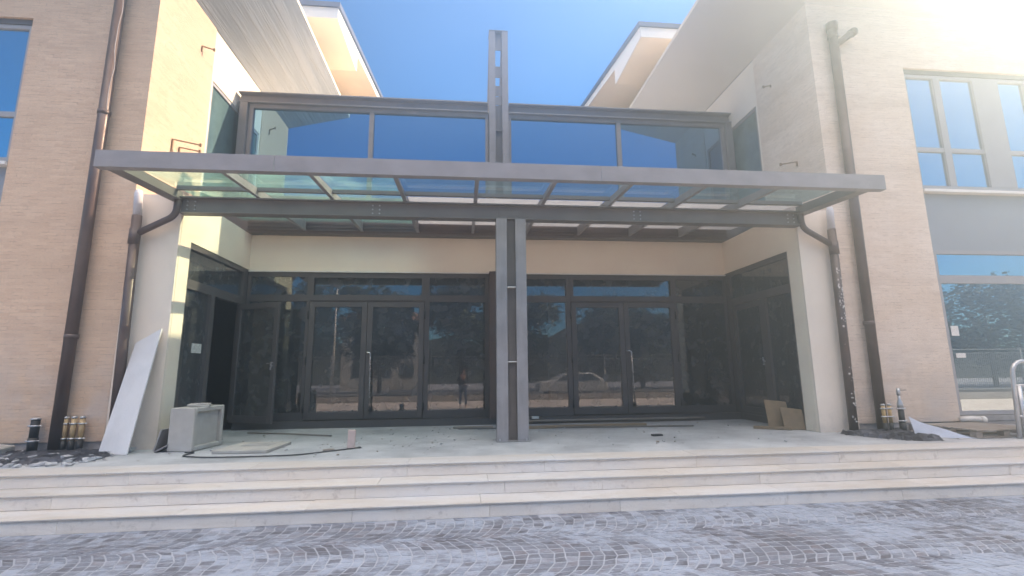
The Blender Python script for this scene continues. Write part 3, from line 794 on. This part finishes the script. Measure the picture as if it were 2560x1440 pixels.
# ------------------------------------------------------------------ gas and water stubs
def stub(x, y, z0, z1, r, lab, top='cap', group=None, mat='yellow_pipe', clampz=(), cat='pipe'):
    t = thing('pipe_stub', (x, y, z0), lab, cat, group)
    b = MB(); b.tube([(x, y, z0+.16), (x, y, z1)], r, 14); b.build('pipe', M[mat], t, True)
    b = MB(); b.tube([(x, y, z0-.03), (x, y, z0+.17)], r*1.15, 14); b.build('sleeve', M['black'], t, True)
    b = MB(); b.tube([(x, y, z1-.002), (x, y, z1+.02), (x, y, z1+.03)], [r*1.15, r*1.15, r*.7], 12); b.build('cap', M['chrome'], t, True)
    for z in clampz:
        b = MB(); b.tube([(x, y, z-.012), (x, y, z+.012)], r*1.25, 14); b.obox((x-r*1.5, y-.01, z), .03, .02, .02); b.obox((x+r*1.5, y-.01, z), .03, .02, .02)
        b.build('clamp', M['chrome'], t, True)
    return t
gn = 'ochre pipe stubs clamped at the foot of the left brick wall'
for x, wd in ((-6.02, 'ochre pipe stub nearest the tall downpipe at the left brick wall'), (-5.90, 'middle one of three ochre pipe stubs at the left brick wall'), (-5.78, 'ochre pipe stub nearest the entrance at the left brick wall')):
    stub(x+.0, 8.16, LZ, .96, .036, wd, group=gn, clampz=(.88, .66))
stub(-6.42, 8.14, LZ+.05, .95, .055, 'thick black pipe stub with steel cap left of the tall left downpipe', mat='black', clampz=(.86, .64))
gn = 'ochre pipe stubs at the foot of the right brick wall'
stub(7.345, 7.98, LZ, .93, .030, 'ochre pipe stub beside the tall right downpipe', group=gn, clampz=(.88, .74))
stub(7.465, 7.98, LZ, .93, .030, 'ochre pipe stub between the other ochre stub and the tap', group=gn, clampz=(.88, .74))
t = stub(7.70, 8.0, LZ, .86, .046, 'black water pipe with brass coloured tap and lever beside the ochre stubs', mat='black', clampz=(.87, .66))
b = MB(); b.tube([(7.70, 8.0, .88), (7.70, 8.0, .96), (7.70, 8.0, 1.03), (7.70, 8.0, 1.12)], [.05, .045, .022, .02], 12); b.tube([(7.70, 8.0, 1.10), (7.70, 8.0, 1.22)], .03, 10); b.build('valve', M['chrome'], t, True)
b = MB(); b.obox((7.76, 7.99, 1.19), .16, .02, .012); b.build('lever', M['black'], t)

# ------------------------------------------------------------------ loose things on the landing
# leaning marble slab
lp = [(-5.27, 7.80, LZ), (-4.84, 7.74, LZ), (-4.82, 8.19, 2.33), (-5.20, 8.21, 2.10)]
b = MB(); q = [Vector(p) for p in lp]; nrm = (q[1]-q[0]).cross(q[3]-q[0]).normalized(); 
if nrm.y < 0: nrm = -nrm
vs = q + [p+nrm*.025 for p in q]
b.add(vs, [(0,1,2,3),(7,6,5,4),(0,4,5,1),(1,5,6,2),(2,6,7,3),(3,7,4,0)])
tag(b.build('marble_slab', M['marble'], bevel=.003), 'long white marble slab leaning on the white left pillar', 'slab')
# concrete pit box lying on its side
Rz = Matrix.Rotation(math.radians(-8), 3, 'Z')
pc = Vector((-4.40, 7.91, LZ))
def pl(u, v, z): return pc + Rz @ Vector((u, v, z))
t = thing('concrete_pit', pc, 'square precast concrete inspection chamber lying on its side on the left of the landing', 'concrete box')
Wd, Dp, Hh, th = .38, .72, .635, .07
b = MB()
def bb(u0, u1, v0, v1, z0, z1): b.obox(pl((u0+u1)/2, (v0+v1)/2, (z0+z1)/2), u1-u0, v1-v0, z1-z0, Rz)
bb(0, Wd, 0, th, 0, Hh); bb(0, Wd, Dp-th, Dp, 0, Hh); bb(0, Wd, th+.001, Dp-th-.001, 0, th); bb(0, Wd, th+.001, Dp-th-.001, Hh-th, Hh)
bb(.0, .06, th+.001, Dp-th-.001, th+.001, Hh-th-.001)
b.build('box_walls', M['concrete'], t, bevel=.012)
b = MB(); bb(.285, .32, th+.002, Dp-th-.002, th+.002, Hh-th-.002)
b.build('knockout_panel', M['concrete'], t)
b = MB(); b.obox(pl(.20, .36, Hh+.018), .30, .34, .03, Rz @ Matrix.Rotation(.5, 3, 'Z') @ Matrix.Rotation(.06, 3, 'Y'))
b.obox(pl(.27, .30, Hh+.045), .26, .05, .02, Rz @ Matrix.Rotation(.15, 3, 'Z'))
tag(b.build('stone_offcut', M['concrete'], bevel=.004), 'thin stone offcut lying on top of the concrete chamber', 'offcut')
# small metal tray behind it
t = MB(); t.obox((-4.55, 8.10, .63), .02, .34, .32, Matrix.Rotation(.25, 3, 'Y')); t.obox((-4.46, 8.0, .52), .22, .22, .015, Matrix.Rotation(-.5, 3, 'Y')); t.obox((-4.50, 8.22, .60), .16, .015, .24)
tag(t.build('metal_tray', M['steel_light']), 'bent grey sheet metal tray between the pillar and the concrete chamber', 'tray')
# manhole cover lying on the landing
b = MB(); Rc = Matrix.Rotation(math.radians(-4), 3, 'Z')
cc = Vector((-3.20, 8.02, LZ)); b.obox(cc+Vector((0, 0, .02)), .78, .86, .045, Rc); 
cov = b.build('manhole_cover', M['concrete'], bevel=.006); tag(cov, 'flat concrete manhole cover lying on the left of the landing', 'cover')
b = MB(); b.obox(cc+Vector((.03, .12, .0445)), .42, .28, .006, Rc); b.build('recessed_panel', M['cement'], cov)
b = MB(); b.obox((-1.71, 7.87, LZ+.13), .11, .07, .27, Matrix.Rotation(.03, 3, 'Y'))
tag(b.build('foam_block', M['pink_block'], bevel=.006), 'small pinkish block standing upright on the landing', 'block')
b = MB(); b.obox((-1.98, 7.62, LZ+.012), .16, .07, .03, Matrix.Rotation(.3, 3, 'Z')); tag(b.build('wood_scrap', M['wood']), 'small dark scrap by the pinkish block', 'scrap')
b = MB(); b.tube([(-4.1, 9.95, LZ+.02), (-3.2, 9.6, LZ+.025), (-2.36, 9.22, LZ+.02)], .014, 8)
tag(b.build('iron_rod', M['steel_dark'], None, True), 'thin dark rod lying in front of the left doors', 'rod')
cp = [(-3.35, 8.25, .475), (-3.9, 7.75, .475), (-3.95, 7.42, .475), (-3.5, 7.24, .475), (-2.9, 7.22, .475), (-2.3, 7.25, .475), (-1.95, 7.52, .475), (-1.55, 7.8, .475)]
cp = [(-4.05, 7.75, .475)] + cp[1:]
b = MB(); b.tube(arc_path(cp, .2), .010, 8); tag(b.build('cable', M['black'], None, True), 'black cable curling over the floor before the manhole cover', 'cable')
# planks by the doors on the right
def plank(a, c, w, h, lab, mat='wood'):
    b = MB(); b.bar(a, c, w, h); return tag(b.build('plank', M[mat], bevel=.003), lab, 'plank')
plank((1.18, 10.60, .535), (5.35, 10.55, .535), .06, .03, 'long thin pale batten lying along the right threshold', 'wood')
plank((1.2, 9.80, LZ+.02), (3.75, 9.95, LZ+.02), .16, .04, 'pale plank lying on the floor in front of the right doors', 'board')
plank((-.1, 9.95, LZ+.014), (4.6, 9.55, LZ+.014), .05, .025, 'long thin dark batten lying in front of the pale plank', 'steel_dark')
plank((-.2, 10.1, LZ+.02), (.6, 10.02, LZ+.02), .12, .035, 'short plank end left of the steel column base', 'wood')
b = MB(); b.obox((1.55, 10.62, .60), .14, .08, .05, Matrix.Rotation(.1, 3, 'Z')); tag(b.build('white_offcut', M['fascia_white']), 'small white offcut on the right threshold', 'offcut')
b = MB(); b.obox((3.35, 8.35, LZ+.012), .18, .09, .03, Matrix.Rotation(.15, 3, 'Z')); tag(b.build('dark_scrap', M['black']), 'small dark scrap alone in the middle of the right landing', 'scrap')
# boards leaning in the right corner
def lean(p0, p1, hgt, ty, lab, dz=0):
    p0 = Vector(p0); p1 = Vector(p1); up_ = Vector((0.02, ty, hgt)); n = (p1-p0).cross(up_).normalized()*.018
    q = [p0, p1, p1+up_+Vector((-.03, 0, -.04)), p0+up_]
    b = MB(); b.add([v for v in q] + [v-n for v in q], [(0,1,2,3),(7,6,5,4),(0,4,5,1),(1,5,6,2),(2,6,7,3),(3,7,4,0)])
    return tag(b.build('board', M['board'], bevel=.003), lab, 'board', 'boards leaning by the right pillar')
lean((5.84, 8.98, LZ), (6.24, 8.86, LZ), .53, .12, 'taller brown board leaning behind the smaller one by the right pillar')
lean((6.02, 8.78, LZ), (6.36, 8.60, LZ), .40, .12, 'smaller brown board leaning in front of the taller one by the right pillar')
plank((5.55, 9.02, LZ+.02), (6.05, 8.62, LZ+.03), .07, .05, 'short brown wooden piece on the floor before the leaning boards', 'board')
# white plastic film
b = MB(); n = 14; vs = []; fs = []
for i in range(n+1):
    for j in range(5):
        u = i/n; v = j/4
        x = 7.42 + u*.62; y = 7.50 - u*.52 + v*.10*(1-u)
        z = LZ + .012 + (1-v)*0 + (.30*(1-u)**1.4)*v + .02*math.sin(u*9+v*3)*(1-u)
        vs.append((x, y - v*.02, max(LZ+.004, z)))
for i in range(n):
    for j in range(4): a = i*5+j; fs.append((a, a+5, a+6, a+1))
b.add(vs, fs); tag(b.build('plastic_film', M['film'], None, True), 'crumpled white plastic sheet standing on the right edge of the dark soil', 'plastic sheet')
# pallets
def pallet(cx_, cy_, cz, lab, rot=0):
    t = thing('wooden_pallet', (cx_, cy_, cz), lab, 'pallet', 'pallets on the right of the landing')
    Rp = Matrix.Rotation(rot, 3, 'Z')
    for i in range(7):
        b = MB(); b.obox(Vector((cx_, cy_, cz)) + Rp @ Vector((0, -.42+i*.14, .125)), 1.2, .10, .02, Rp); b.build('deck_board', M['wood'], t)
    for i in (-1, 0, 1):
        for j in (-1, 0, 1):
            b = MB(); b.obox(Vector((cx_, cy_, cz)) + Rp @ Vector((i*.53, j*.40, .063)), .12, .10, .075, Rp); b.build('block', M['wood'], t)
    for j in (-1, 0, 1):
        b = MB(); b.obox(Vector((cx_, cy_, cz)) + Rp @ Vector((0, j*.40, .012)), 1.2, .10, .02, Rp); b.build('bottom_board', M['wood'], t)
pallet(8.66, 7.60, LZ, 'weathered wooden pallet nearest the railing on the right', .06)
pallet(9.3, 8.55-.75, LZ-.0, 'weathered wooden pallet behind the railing, farther right', -.03) if False else None
b = MB(); b.box(8.05, 11.6, 7.72+.42, 8.24, LZ-.005, .575); b.box(9.4, 12.6, 7.2, 8.13, LZ-.005, .555)
tag(b.build('metal_grate', M['steel']), 'grey sheet metal platform below the right shop window', 'platform')
# pvc elbow on the lower sill
b = MB(); b.tube(arc_path([(9.02, 8.16, .64), (9.22, 8.12, .655), (9.36, 8.10, .63)], .08), .052, 12); b.tube([(9.34, 8.10, .635), (9.42, 8.09, .635)], .065, 12)
tag(b.build('pvc_elbow', M['fascia_white'], None, True), 'white plastic pipe elbow lying under the right shop window', 'pipe fitting')
# silver railing loop
t = thing('handrail', (8.75, 7.0, LZ), 'silver tubular handrail loop at the right edge of the landing', 'handrail')
b = MB(); pts = [(8.74, 7.02, LZ), (8.80, 7.02, 1.3)]; 
for k in range(9):
    a = PI - PI*k/8; pts.append((9.02+.20*math.cos(a), 7.02, 1.47+.20*math.sin(a)))
pts += [(9.24, 7.02, 1.3), (9.22, 7.02, LZ)]
b.tube(pts, .030, 14); b.build('loop', M['chrome'], t, True)
b = MB(); b.tube([(8.86, 7.02, LZ), (8.88, 7.02, 1.28)], .036, 12); b.tube([(8.80, 7.02, 1.28), (9.24, 7.02, 1.28)], .02, 10); b.tube([(8.77, 7.02, .8), (9.22, 7.02, .8)], .02, 10)
b.build('bars', M['chrome'], t, True)
# soil beds
def soil(name, poly, hgt, lab, seed):
    xs = [p[0] for p in poly]; ys = [p[1] for p in poly]; r = random.Random(seed)
    def inside(x, y):
        c = False; j = len(poly)-1
        for i in range(len(poly)):
            if (poly[i][1] > y) != (poly[j][1] > y) and x < (poly[j][0]-poly[i][0])*(y-poly[i][1])/(poly[j][1]-poly[i][1])+poly[i][0]: c = not c
            j = i
        return c
    st_ = .05; b = MB(); idx = {}
    nx = int((max(xs)-min(xs))/st_)+1; ny = int((max(ys)-min(ys))/st_)+1
    def vert(i, j):
        if (i, j) not in idx:
            x = min(xs)+i*st_; y = min(ys)+j*st_
            inn = all(inside(x+a, y+c) for a, c in ((.09, 0), (-.09, 0), (0, .09), (0, -.09)))
            idx[(i, j)] = len(b.v); b.v.append((x+r.uniform(-.02, .02), y+r.uniform(-.02, .02), LZ + ((r.uniform(.01, hgt)) if inn else -.012)))
        return idx[(i, j)]
    for i in range(nx):
        for j in range(ny):
            if inside(min(xs)+(i+.5)*st_, min(ys)+(j+.5)*st_): b.f.append((vert(i, j), vert(i+1, j), vert(i+1, j+1), vert(i, j+1)))
    return tag(b.build(name, M['soil']), lab, kind='stuff')
soil('soil', [(-10.9, 6.9), (-6.0, 6.95), (-5.35, 7.1), (-4.9, 7.4), (-4.95, 7.75), (-5.3, 8.26), (-10.9, 8.26)], .06, 'dark loose soil and rubble along the foot of the left wing', 1)
soil('soil', [(6.55, 8.24), (6.45, 7.95), (6.62, 7.5), (6.85, 7.15), (7.1, 6.98), (7.5, 6.98), (7.75, 7.4), (7.9, 8.26)], .07, 'dark loose soil patch at the foot of the right wing', 2)
def chips(name, n, area, smin, smax, mat, lab, seed):
    r = random.Random(seed); b = MB()
    for _ in range(n):
        x, y = area(r); sc = r.uniform(smin, smax)*(r.random()**1.5+.35)
        Rr = Matrix.Rotation(r.uniform(0, 6), 3, 'Z') @ Matrix.Rotation(r.uniform(-.4, .4), 3, 'X')
        o0 = len(b.v); b.obox((x, y, LZ+sc*.25), sc*r.uniform(.8, 1.9), sc*r.uniform(.5, 1.2), sc*r.uniform(.25, .6), Rr)
        for i in range(o0, len(b.v)):
            v = b.v[i]; b.v[i] = tuple(c+r.uniform(-.18, .18)*sc for c in v)
    return tag(b.build(name, mat), lab, kind='stuff')
chips('rubble', 520, lambda r: (r.uniform(-8.5, -4.95), 6.95+1.2*r.random()**1.3), .012, .085, M['rubble'], 'pale broken plaster and stone chips strewn over the left soil', 5)
chips('rubble', 60, lambda r: (r.uniform(6.5, 7.8), r.uniform(7.1, 8.1)), .01, .05, M['rubble'], 'small pale chips on the dark soil at the right', 6)
chips('debris', 240, lambda r: (r.uniform(-4.7, 8.5), r.uniform(6.95, 10.5)), .005, .024, M['wood'], 'small dark scraps and crumbs scattered over the landing', 8)
chips('debris', 260, lambda r: (r.gauss(0.2, 2.6), r.uniform(7.3, 10.4)), .006, .03, M['rubble'], 'small pale crumbs scattered over the landing', 12)
# mortar bags at far left
b = MB()
for (x, y, z, sx, sy, sz, a) in ((-6.9, 7.95, LZ+.09, .55, .35, .12, .2), (-7.05, 7.75, LZ+.03, .6, .4, .07, -.1)): b.obox((x, y, z), sx, sy, sz, Matrix.Rotation(a, 3, 'Z') @ Matrix.Rotation(.1, 3, 'Y'))
tag(b.build('stone_scrap_pile', M['concrete'], bevel=.02), 'small stack of stone scraps on the soil at the far left', 'stone pile')

# ------------------------------------------------------------------ the street behind the viewer (seen in the glass)
b = MB(); b.quad((-150, -14, .003), (150, -14, .003), (150, -6.4, .003), (-150, -6.4, .003)); structure(b.build('road', M['asphalt']), 'asphalt road behind the railing')
b = MB(); b.box(-30, 64, -5.15, -4.9, -.02, .32); tag(b.build('low_wall', M['concrete']), 'low concrete wall carrying the street railing', 'wall')
for k in range(17):
    x0 = -22+k*5
    t = thing('railing_panel', (x0, -5.02, .32), 'grey vertical bar railing panel on the low street wall', 'fence', 'railing panels along the street')
    b = MB(); b.box(x0, x0+4.9, -5.05, -5.0, 2.40, 2.44); b.box(x0, x0+4.9, -5.05, -5.0, 2.22, 2.25); b.box(x0, x0+4.9, -5.05, -5.0, .45, .49); b.build('rail', M['fence'], t)
    b = MB()
    for i in range(44): b.box(x0+.06+i*.11, x0+.08+i*.11, -5.035, -5.015, .491, 2.22)
    tag(b.build('bars', M['fence'], t), kind='stuff')
    b = MB(); b.box(x0+4.9, x0+5.0, -5.08, -4.98, .32, 2.5); b.build('post', M['fence'], t)
def tree(x, y, h, r, mat, lab, seed):
    rr = random.Random(seed)
    t = thing('street_tree', (x, y, 0), lab, 'tree', 'trees across the street')
    b = MB(); b.tube([(x, y, -.05), (x+.05, y, h*.35), (x-.05, y+.1, h*.75)], [.2, .14, .05], 10)
    for k in range(6):
        a = rr.uniform(0, 6.28); b.tube([(x, y, h*(.3+.06*k)), (x+math.cos(a)*r*.5, y+math.sin(a)*r*.5, h*(.5+.06*k))], [.07, .025], 7)
    b.build('trunk', M['bark'], t, True)
    b = MB(); cl = [(rr.gauss(0, r*.42), rr.gauss(0, r*.42), h*(.22+.72*rr.random())) for _ in range(40)]
    for cx_, cy_, cz in cl:
        rad = r*rr.uniform(.28, .48)
        for _ in range(230):
            d = Vector((rr.gauss(0, 1), rr.gauss(0, 1), rr.gauss(0, .8))).normalized()*rad*rr.random()**.4
            p = Vector((x+cx_, y+cy_, cz)) + d; s_ = rr.uniform(.07, .17)
            e = Matrix.Rotation(rr.uniform(0, 6), 3, 'Z') @ Matrix.Rotation(rr.uniform(0, 3), 3, 'X')
            b.quad(p+e@Vector((-s_, -s_*.5, 0)), p+e@Vector((s_, -s_*.5, 0)), p+e@Vector((s_, s_*.5, 0)), p+e@Vector((-s_, s_*.5, 0)))
    b.build('crown', M[mat], t)
k = 0
for x, y, h, r, m_, lb_ in ((-12, -16, 8.4, 3.0, 'foliage_a', 'dark dense tree, leftmost across the street'), (-6.6, -17.5, 8.4, 2.7, 'foliage_a', 'tall dark tree left of the white house'),
        (-.2, -16, 8.6, 3.1, 'foliage_a', 'dark tree right of the white house'), (4.8, -17.5, 8.2, 3.2, 'foliage_a', 'mid green tree across the street'), (11.2, -17, 7.2, 3.0, 'foliage_a', 'lower dark tree across the street'),
        (15, -18, 6.5, 2.6, 'foliage_b', 'spreading mid green tree far along the street'), (20, -18, 6.8, 2.8, 'foliage_a', 'dark tree at the far right of the street'), (-18, -17, 8, 3.2, 'foliage_a', 'mid green tree at the far left of the street'),
        (27, -17, 8, 3.6, 'foliage_a', 'broad dark tree beyond the bend of the street'), (34, -18, 8.6, 4, 'foliage_a', 'very broad dark tree beyond the bend of the street'), (42, -18, 8.2, 4, 'foliage_a', 'dark rounded tree far down the street'), (50, -19, 9, 4.4, 'foliage_a', 'tall dark tree far down the street'), (59, -20, 9, 4.6, 'foliage_a', 'last dark tree far down the street')):
    k += 1; tree(x, y, h, r, m_, lb_, k)
# house
HX = -5.2
t = thing('white_house', (-3.2+HX, -24, 0), 'white rendered house with hipped tile roof across the street', 'house')
b = MB(); b.box(-6+HX, 1.5+HX, -30, -24, -.02, 6.4); b.build('wall', M['house'], t)
b = MB(); b.add([(-6.5+HX, -30.5, 6.4), (2+HX, -30.5, 6.4), (2+HX, -23.4, 6.4), (-6.5+HX, -23.4, 6.4), (-4+HX, -27, 7.9), (-.5+HX, -27, 7.9)], [(0, 3, 2, 1), (3, 2, 5, 4), (0, 1, 5, 4), (0, 4, 3), (1, 2, 5)]); b.build('roof', M['roof_tile'], t)
for xa in (-5+HX, -2.7+HX, -.6+HX):
    for za in (1.1, 4.1):
        b = MB(); b.box(xa, xa+1.2, -23.99, -23.95, za, za+1.3); f = b.build('window', M['frame'], t)
        b = MB(); b.box(xa+.08, xa+1.12, -23.949, -23.94, za+.08, za+1.22); b.build('pane', M['window_glass'], f)
# lamp post
for xx, lb_ in ((-7.2, 'slim pale lamp post behind the railing, left of the house'), (6.0, 'slim pale lamp post behind the railing, right of the house')):
    t = thing('street_lamp', (xx, -5.9, 0), lb_, 'street lamp', 'street lamps')
    b = MB(); b.tube([(xx, -5.9, -.02), (xx, -5.9, 6.4)], [.07, .04], 10); b.build('pole', M['house'], t, True)
    b = MB(); b.box(xx-.1, xx+.1, -5.9, -5.2, 6.4, 6.48); b.build('lamp_head', M['fence'], t)
# parked car
t = thing('parked_car', (6.6, -8, 0), 'white estate car parked beyond the railing', 'car')
def carx(x): return 4.5 + x
b = MB()
prof = [(0, .35), (0, .75), (.15, .92), (1.0, 1.0), (1.55, 1.40), (3.3, 1.45), (4.05, 1.0), (4.2, .8), (4.2, .35)]
b.prism([(carx(a), z) for a, z in prof], 'y', -8.8, -7.1); b.build('body', M['car_paint'], t, bevel=.05)
for y in (-8.81, -7.09):
    b = MB(); b.prism([(carx(1.15), 1.0), (carx(1.62), 1.34), (carx(2.3), 1.36), (carx(2.3), 1.0)], 'y', y, y+.012); b.prism([(carx(2.4), 1.0), (carx(2.4), 1.36), (carx(3.2), 1.38), (carx(3.75), 1.0)], 'y', y, y+.012); b.build('window', M['window_glass'], t)
for x in (.85, 3.35):
    for y in (-8.78, -7.22):
        b = MB(); b.tube([(carx(x), y, .31), (carx(x), y+.2-.1, .31)], .32, 20); w_ = b.build('wheel', M['black'], t, True)
        b = MB(); b.tube([(carx(x), y+.101, .31), (carx(x), y+.11, .31)], .2, 16); b.build('rim', M['chrome'], w_)
# hill
b = MB(); vs = []; fs = []; rr = random.Random(4)
for i in range(61):
    for j in range(12):
        x = -120+i*4; y = -40-j*8; vs.append((x, y, -.5 + (14+4*math.sin(i*.17)+2*math.sin(i*.5))*(j/11)**.8 + rr.uniform(-.3, .3)*min(j, 1)))
for i in range(60):
    for j in range(11): a = i*12+j; fs.append((a, a+12, a+13, a+1))
b.add(vs, fs); structure(b.build('hills', M['hill'], None, True), 'low wooded hills beyond the street')

# person taking the photograph
def person(x, y, lab):
    t = thing('person', (x, y, 0), lab, 'person')
    P = {'pel': (0, 0, .95, .15), 'wst': (0, 0, 1.08, .13), 'cst': (0, .01, 1.30, .155), 'nk': (0, .01, 1.48, .06), 'hd': (0, .03, 1.58, .085), 'tp': (0, .03, 1.68, .085)}
    for s, n_ in ((-1, 'l'), (1, 'r')):
        P.update({'sh'+n_: (s*.18, 0, 1.41, .06), 'el'+n_: (s*.26, .10, 1.17, .042), 'wr'+n_: (s*.12, .30, 1.42, .028), 'ha'+n_: (s*.07, .34, 1.47, .026),
                  'hp'+n_: (s*.10, 0, .90, .095), 'kn'+n_: (s*.12, .02, .50, .062), 'an'+n_: (s*.13, -.01, .09, .042), 'to'+n_: (s*.15, .15, .04, .04)})
    E = [('pel', 'wst'), ('wst', 'cst'), ('cst', 'nk'), ('nk', 'hd'), ('hd', 'tp')]
    for n_ in 'lr': E += [('cst', 'sh'+n_), ('sh'+n_, 'el'+n_), ('el'+n_, 'wr'+n_), ('wr'+n_, 'ha'+n_), ('pel', 'hp'+n_), ('hp'+n_, 'kn'+n_), ('kn'+n_, 'an'+n_), ('an'+n_, 'to'+n_)]
    def skin(name, keys, edges, mat, grow=0, root=None):
        me = bpy.data.meshes.new(name); ks = list(keys)
        me.from_pydata([P[k][:3] for k in ks], [(ks.index(a), ks.index(c)) for a, c in edges], [])
        o = bpy.data.objects.new(name, me); COL.objects.link(o); o.parent = t; me.materials.append(mat)
        o.modifiers.new('skin', 'SKIN'); o.modifiers.new('sub', 'SUBSURF').levels = 2; o.modifiers['sub'].render_levels = 2
        for i, k in enumerate(ks):
            me.skin_vertices[0].data[i].radius = (P[k][3]+grow, P[k][3]*.85+grow)
            me.skin_vertices[0].data[i].use_root = (k == (root or ks[0]))
        return o
    skin('body', P.keys(), E, M['skin'])
    top = ['pel', 'wst', 'cst', 'shl', 'ell', 'wrl', 'shr', 'elr', 'wrr']
    skin('jacket', top, [('pel', 'wst'), ('wst', 'cst'), ('cst', 'shl'), ('shl', 'ell'), ('ell', 'wrl'), ('cst', 'shr'), ('shr', 'elr'), ('elr', 'wrr')], M['cloth_dark'], .016)
    leg = ['pel', 'hpl', 'knl', 'anl', 'hpr', 'knr', 'anr']
    skin('trousers', leg, [('pel', 'hpl'), ('hpl', 'knl'), ('knl', 'anl'), ('pel', 'hpr'), ('hpr', 'knr'), ('knr', 'anr')], M['cloth_blue'], .012)
    b = MB(); b.tube([(x, y-.01, 1.60), (x, y-.015, 1.68), (x, y, 1.755), (x, y+.01, 1.785)], [.09, .105, .085, .03], 14); b.build('hair', M['hair'], t, True)
    for s in (-1, 1):
        b = MB(); b.tube([(x+s*.035, y+.098, 1.625), (x+s*.035, y+.108, 1.625)], .009, 8); b.build('eye', M['black'], t, True)
    b = MB(); b.tube([(x, y+.10, 1.63), (x, y+.13, 1.585)], [.010, .018], 8); b.build('nose', M['skin'], t, True)
    return t
person(-.02, -.45, 'person in dark jacket and jeans standing with raised hands, photographing the entrance')

# ------------------------------------------------------------------ added haze volume imitating the sun glare
hm, hnt, hout = new_mat('glare_haze')
vs_ = hnt.nodes.new('ShaderNodeVolumeScatter'); vs_.inputs['Color'].default_value = (.62, .84, 1, 1); vs_.inputs['Density'].default_value = GLARE_HAZE; vs_.inputs['Anisotropy'].default_value = .84
hnt.links.new(vs_.outputs[0], hout.inputs['Volume'])
b = MB(); b.box(-11, 26, -2, 11.5, -.5, 15)
hz = structure(b.build('haze', hm), 'thin haze volume added to imitate the sun glare at upper right')
# ------------------------------------------------------------------ camera, light, world
cam = bpy.data.cameras.new('camera'); co = bpy.data.objects.new('camera', cam); COL.objects.link(co)
r = Vector((0.9950499246573977, -0.09881170068541882, -0.01057805497066637))
u = Vector((-0.00647499918099142, -0.17068376916665187, 0.9853045850541199))
f = Vector((0.09916512403518385, 0.9803587602254188, 0.17047867733052807))
Mx = Matrix((r, u, -f)).transposed().to_4x4(); Mx.translation = (0, 0, 1.6); co.matrix_world = Mx
cam.lens = 16.8414; cam.sensor_width = 36; cam.clip_start = .02; cam.clip_end = 1000
scn.camera = co
sd = SUN.normalized(); el = math.asin(sd.z); az = math.atan2(sd.x, sd.y)
sun = bpy.data.lights.new('sun', 'SUN'); so = bpy.data.objects.new('sun', sun); COL.objects.link(so)
so.rotation_euler = sd.to_track_quat('Z', 'Y').to_euler(); so.location = (12, 6, 18)
sun.energy = 13.2; sun.angle = math.radians(.53); sun.color = (1, .87, .67)
w = bpy.data.worlds.new('World'); scn.world = w; w.use_nodes = True
nt = w.node_tree; nt.nodes.clear()
sky = nt.nodes.new('ShaderNodeTexSky'); sky.sky_type = 'NISHITA'; sky.sun_disc = False
sky.sun_elevation = el; sky.sun_rotation = az; sky.air_density = 1.0; sky.dust_density = .6; sky.ozone_density = 1.6; sky.altitude = 0
bg = nt.nodes.new('ShaderNodeBackground'); bg.inputs[1].default_value = .285
out = nt.nodes.new('ShaderNodeOutputWorld')
tint0 = mix(nt, 1., sky.outputs[0], (.44, .80, 1.10), 'MULTIPLY')
tc = nt.nodes.new('ShaderNodeTexCoord'); sp = nt.nodes.new('ShaderNodeSeparateXYZ'); nt.links.new(tc.outputs['Generated'], sp.inputs[0])
# the sky opposite the sun is a deeper blue above the horizon
dz = nt.nodes.new('ShaderNodeMapRange'); dz.interpolation_type = 'SMOOTHSTEP'; nt.links.new(sp.outputs[2], dz.inputs[0]); dz.inputs[1].default_value = .02; dz.inputs[2].default_value = .25
dy = nt.nodes.new('ShaderNodeMapRange'); dy.interpolation_type = 'SMOOTHSTEP'; nt.links.new(sp.outputs[1], dy.inputs[0]); dy.inputs[1].default_value = .1; dy.inputs[2].default_value = -.5
tint = mix(nt, math_(nt, 'MULTIPLY', dz.outputs[0], dy.outputs[0]), tint0, mix(nt, 1., tint0, (.30, .84, 1.05), 'MULTIPLY')); nt.links.new(tint, bg.inputs[0])
# fill glow added high overhead to lift the shaded surfaces
fill_mask = nt.nodes.new('ShaderNodeMapRange'); fill_mask.interpolation_type = 'SMOOTHSTEP'; vv = math_(nt, 'SUBTRACT', sp.outputs[2], math_(nt, 'MULTIPLY', sp.outputs[1], .22)); nt.links.new(vv, fill_mask.inputs[0])
fill_mask.inputs[1].default_value = .74; fill_mask.inputs[2].default_value = .86
cl = math_(nt, 'MULTIPLY', fill_mask.outputs[0], ramp(nt, noise(nt, tc.outputs['Generated'], 3.5, 6, .6), [(.25, .6), (.6, 1.)]))
bg2 = nt.nodes.new('ShaderNodeBackground'); bg2.inputs[0].default_value = (.965, .965, .965, 1); bg2.inputs[1].default_value = FILL
ms = nt.nodes.new('ShaderNodeMixShader'); nt.links.new(cl, ms.inputs[0]); nt.links.new(bg.outputs[0], ms.inputs[1]); nt.links.new(bg2.outputs[0], ms.inputs[2])
nt.links.new(ms.outputs[0], out.inputs[0])
scn.view_settings.view_transform = 'Standard'; scn.view_settings.look = 'None'; scn.view_settings.exposure = 0
scn.render.engine = 'CYCLES'
scn.cycles.max_bounces = 10; scn.cycles.transparent_max_bounces = 16; scn.cycles.diffuse_bounces = 5; scn.cycles.glossy_bounces = 5
scn.cycles.use_denoising = True
scn.cycles.volume_bounces = 0
scn.cycles.sample_clamp_indirect = 6
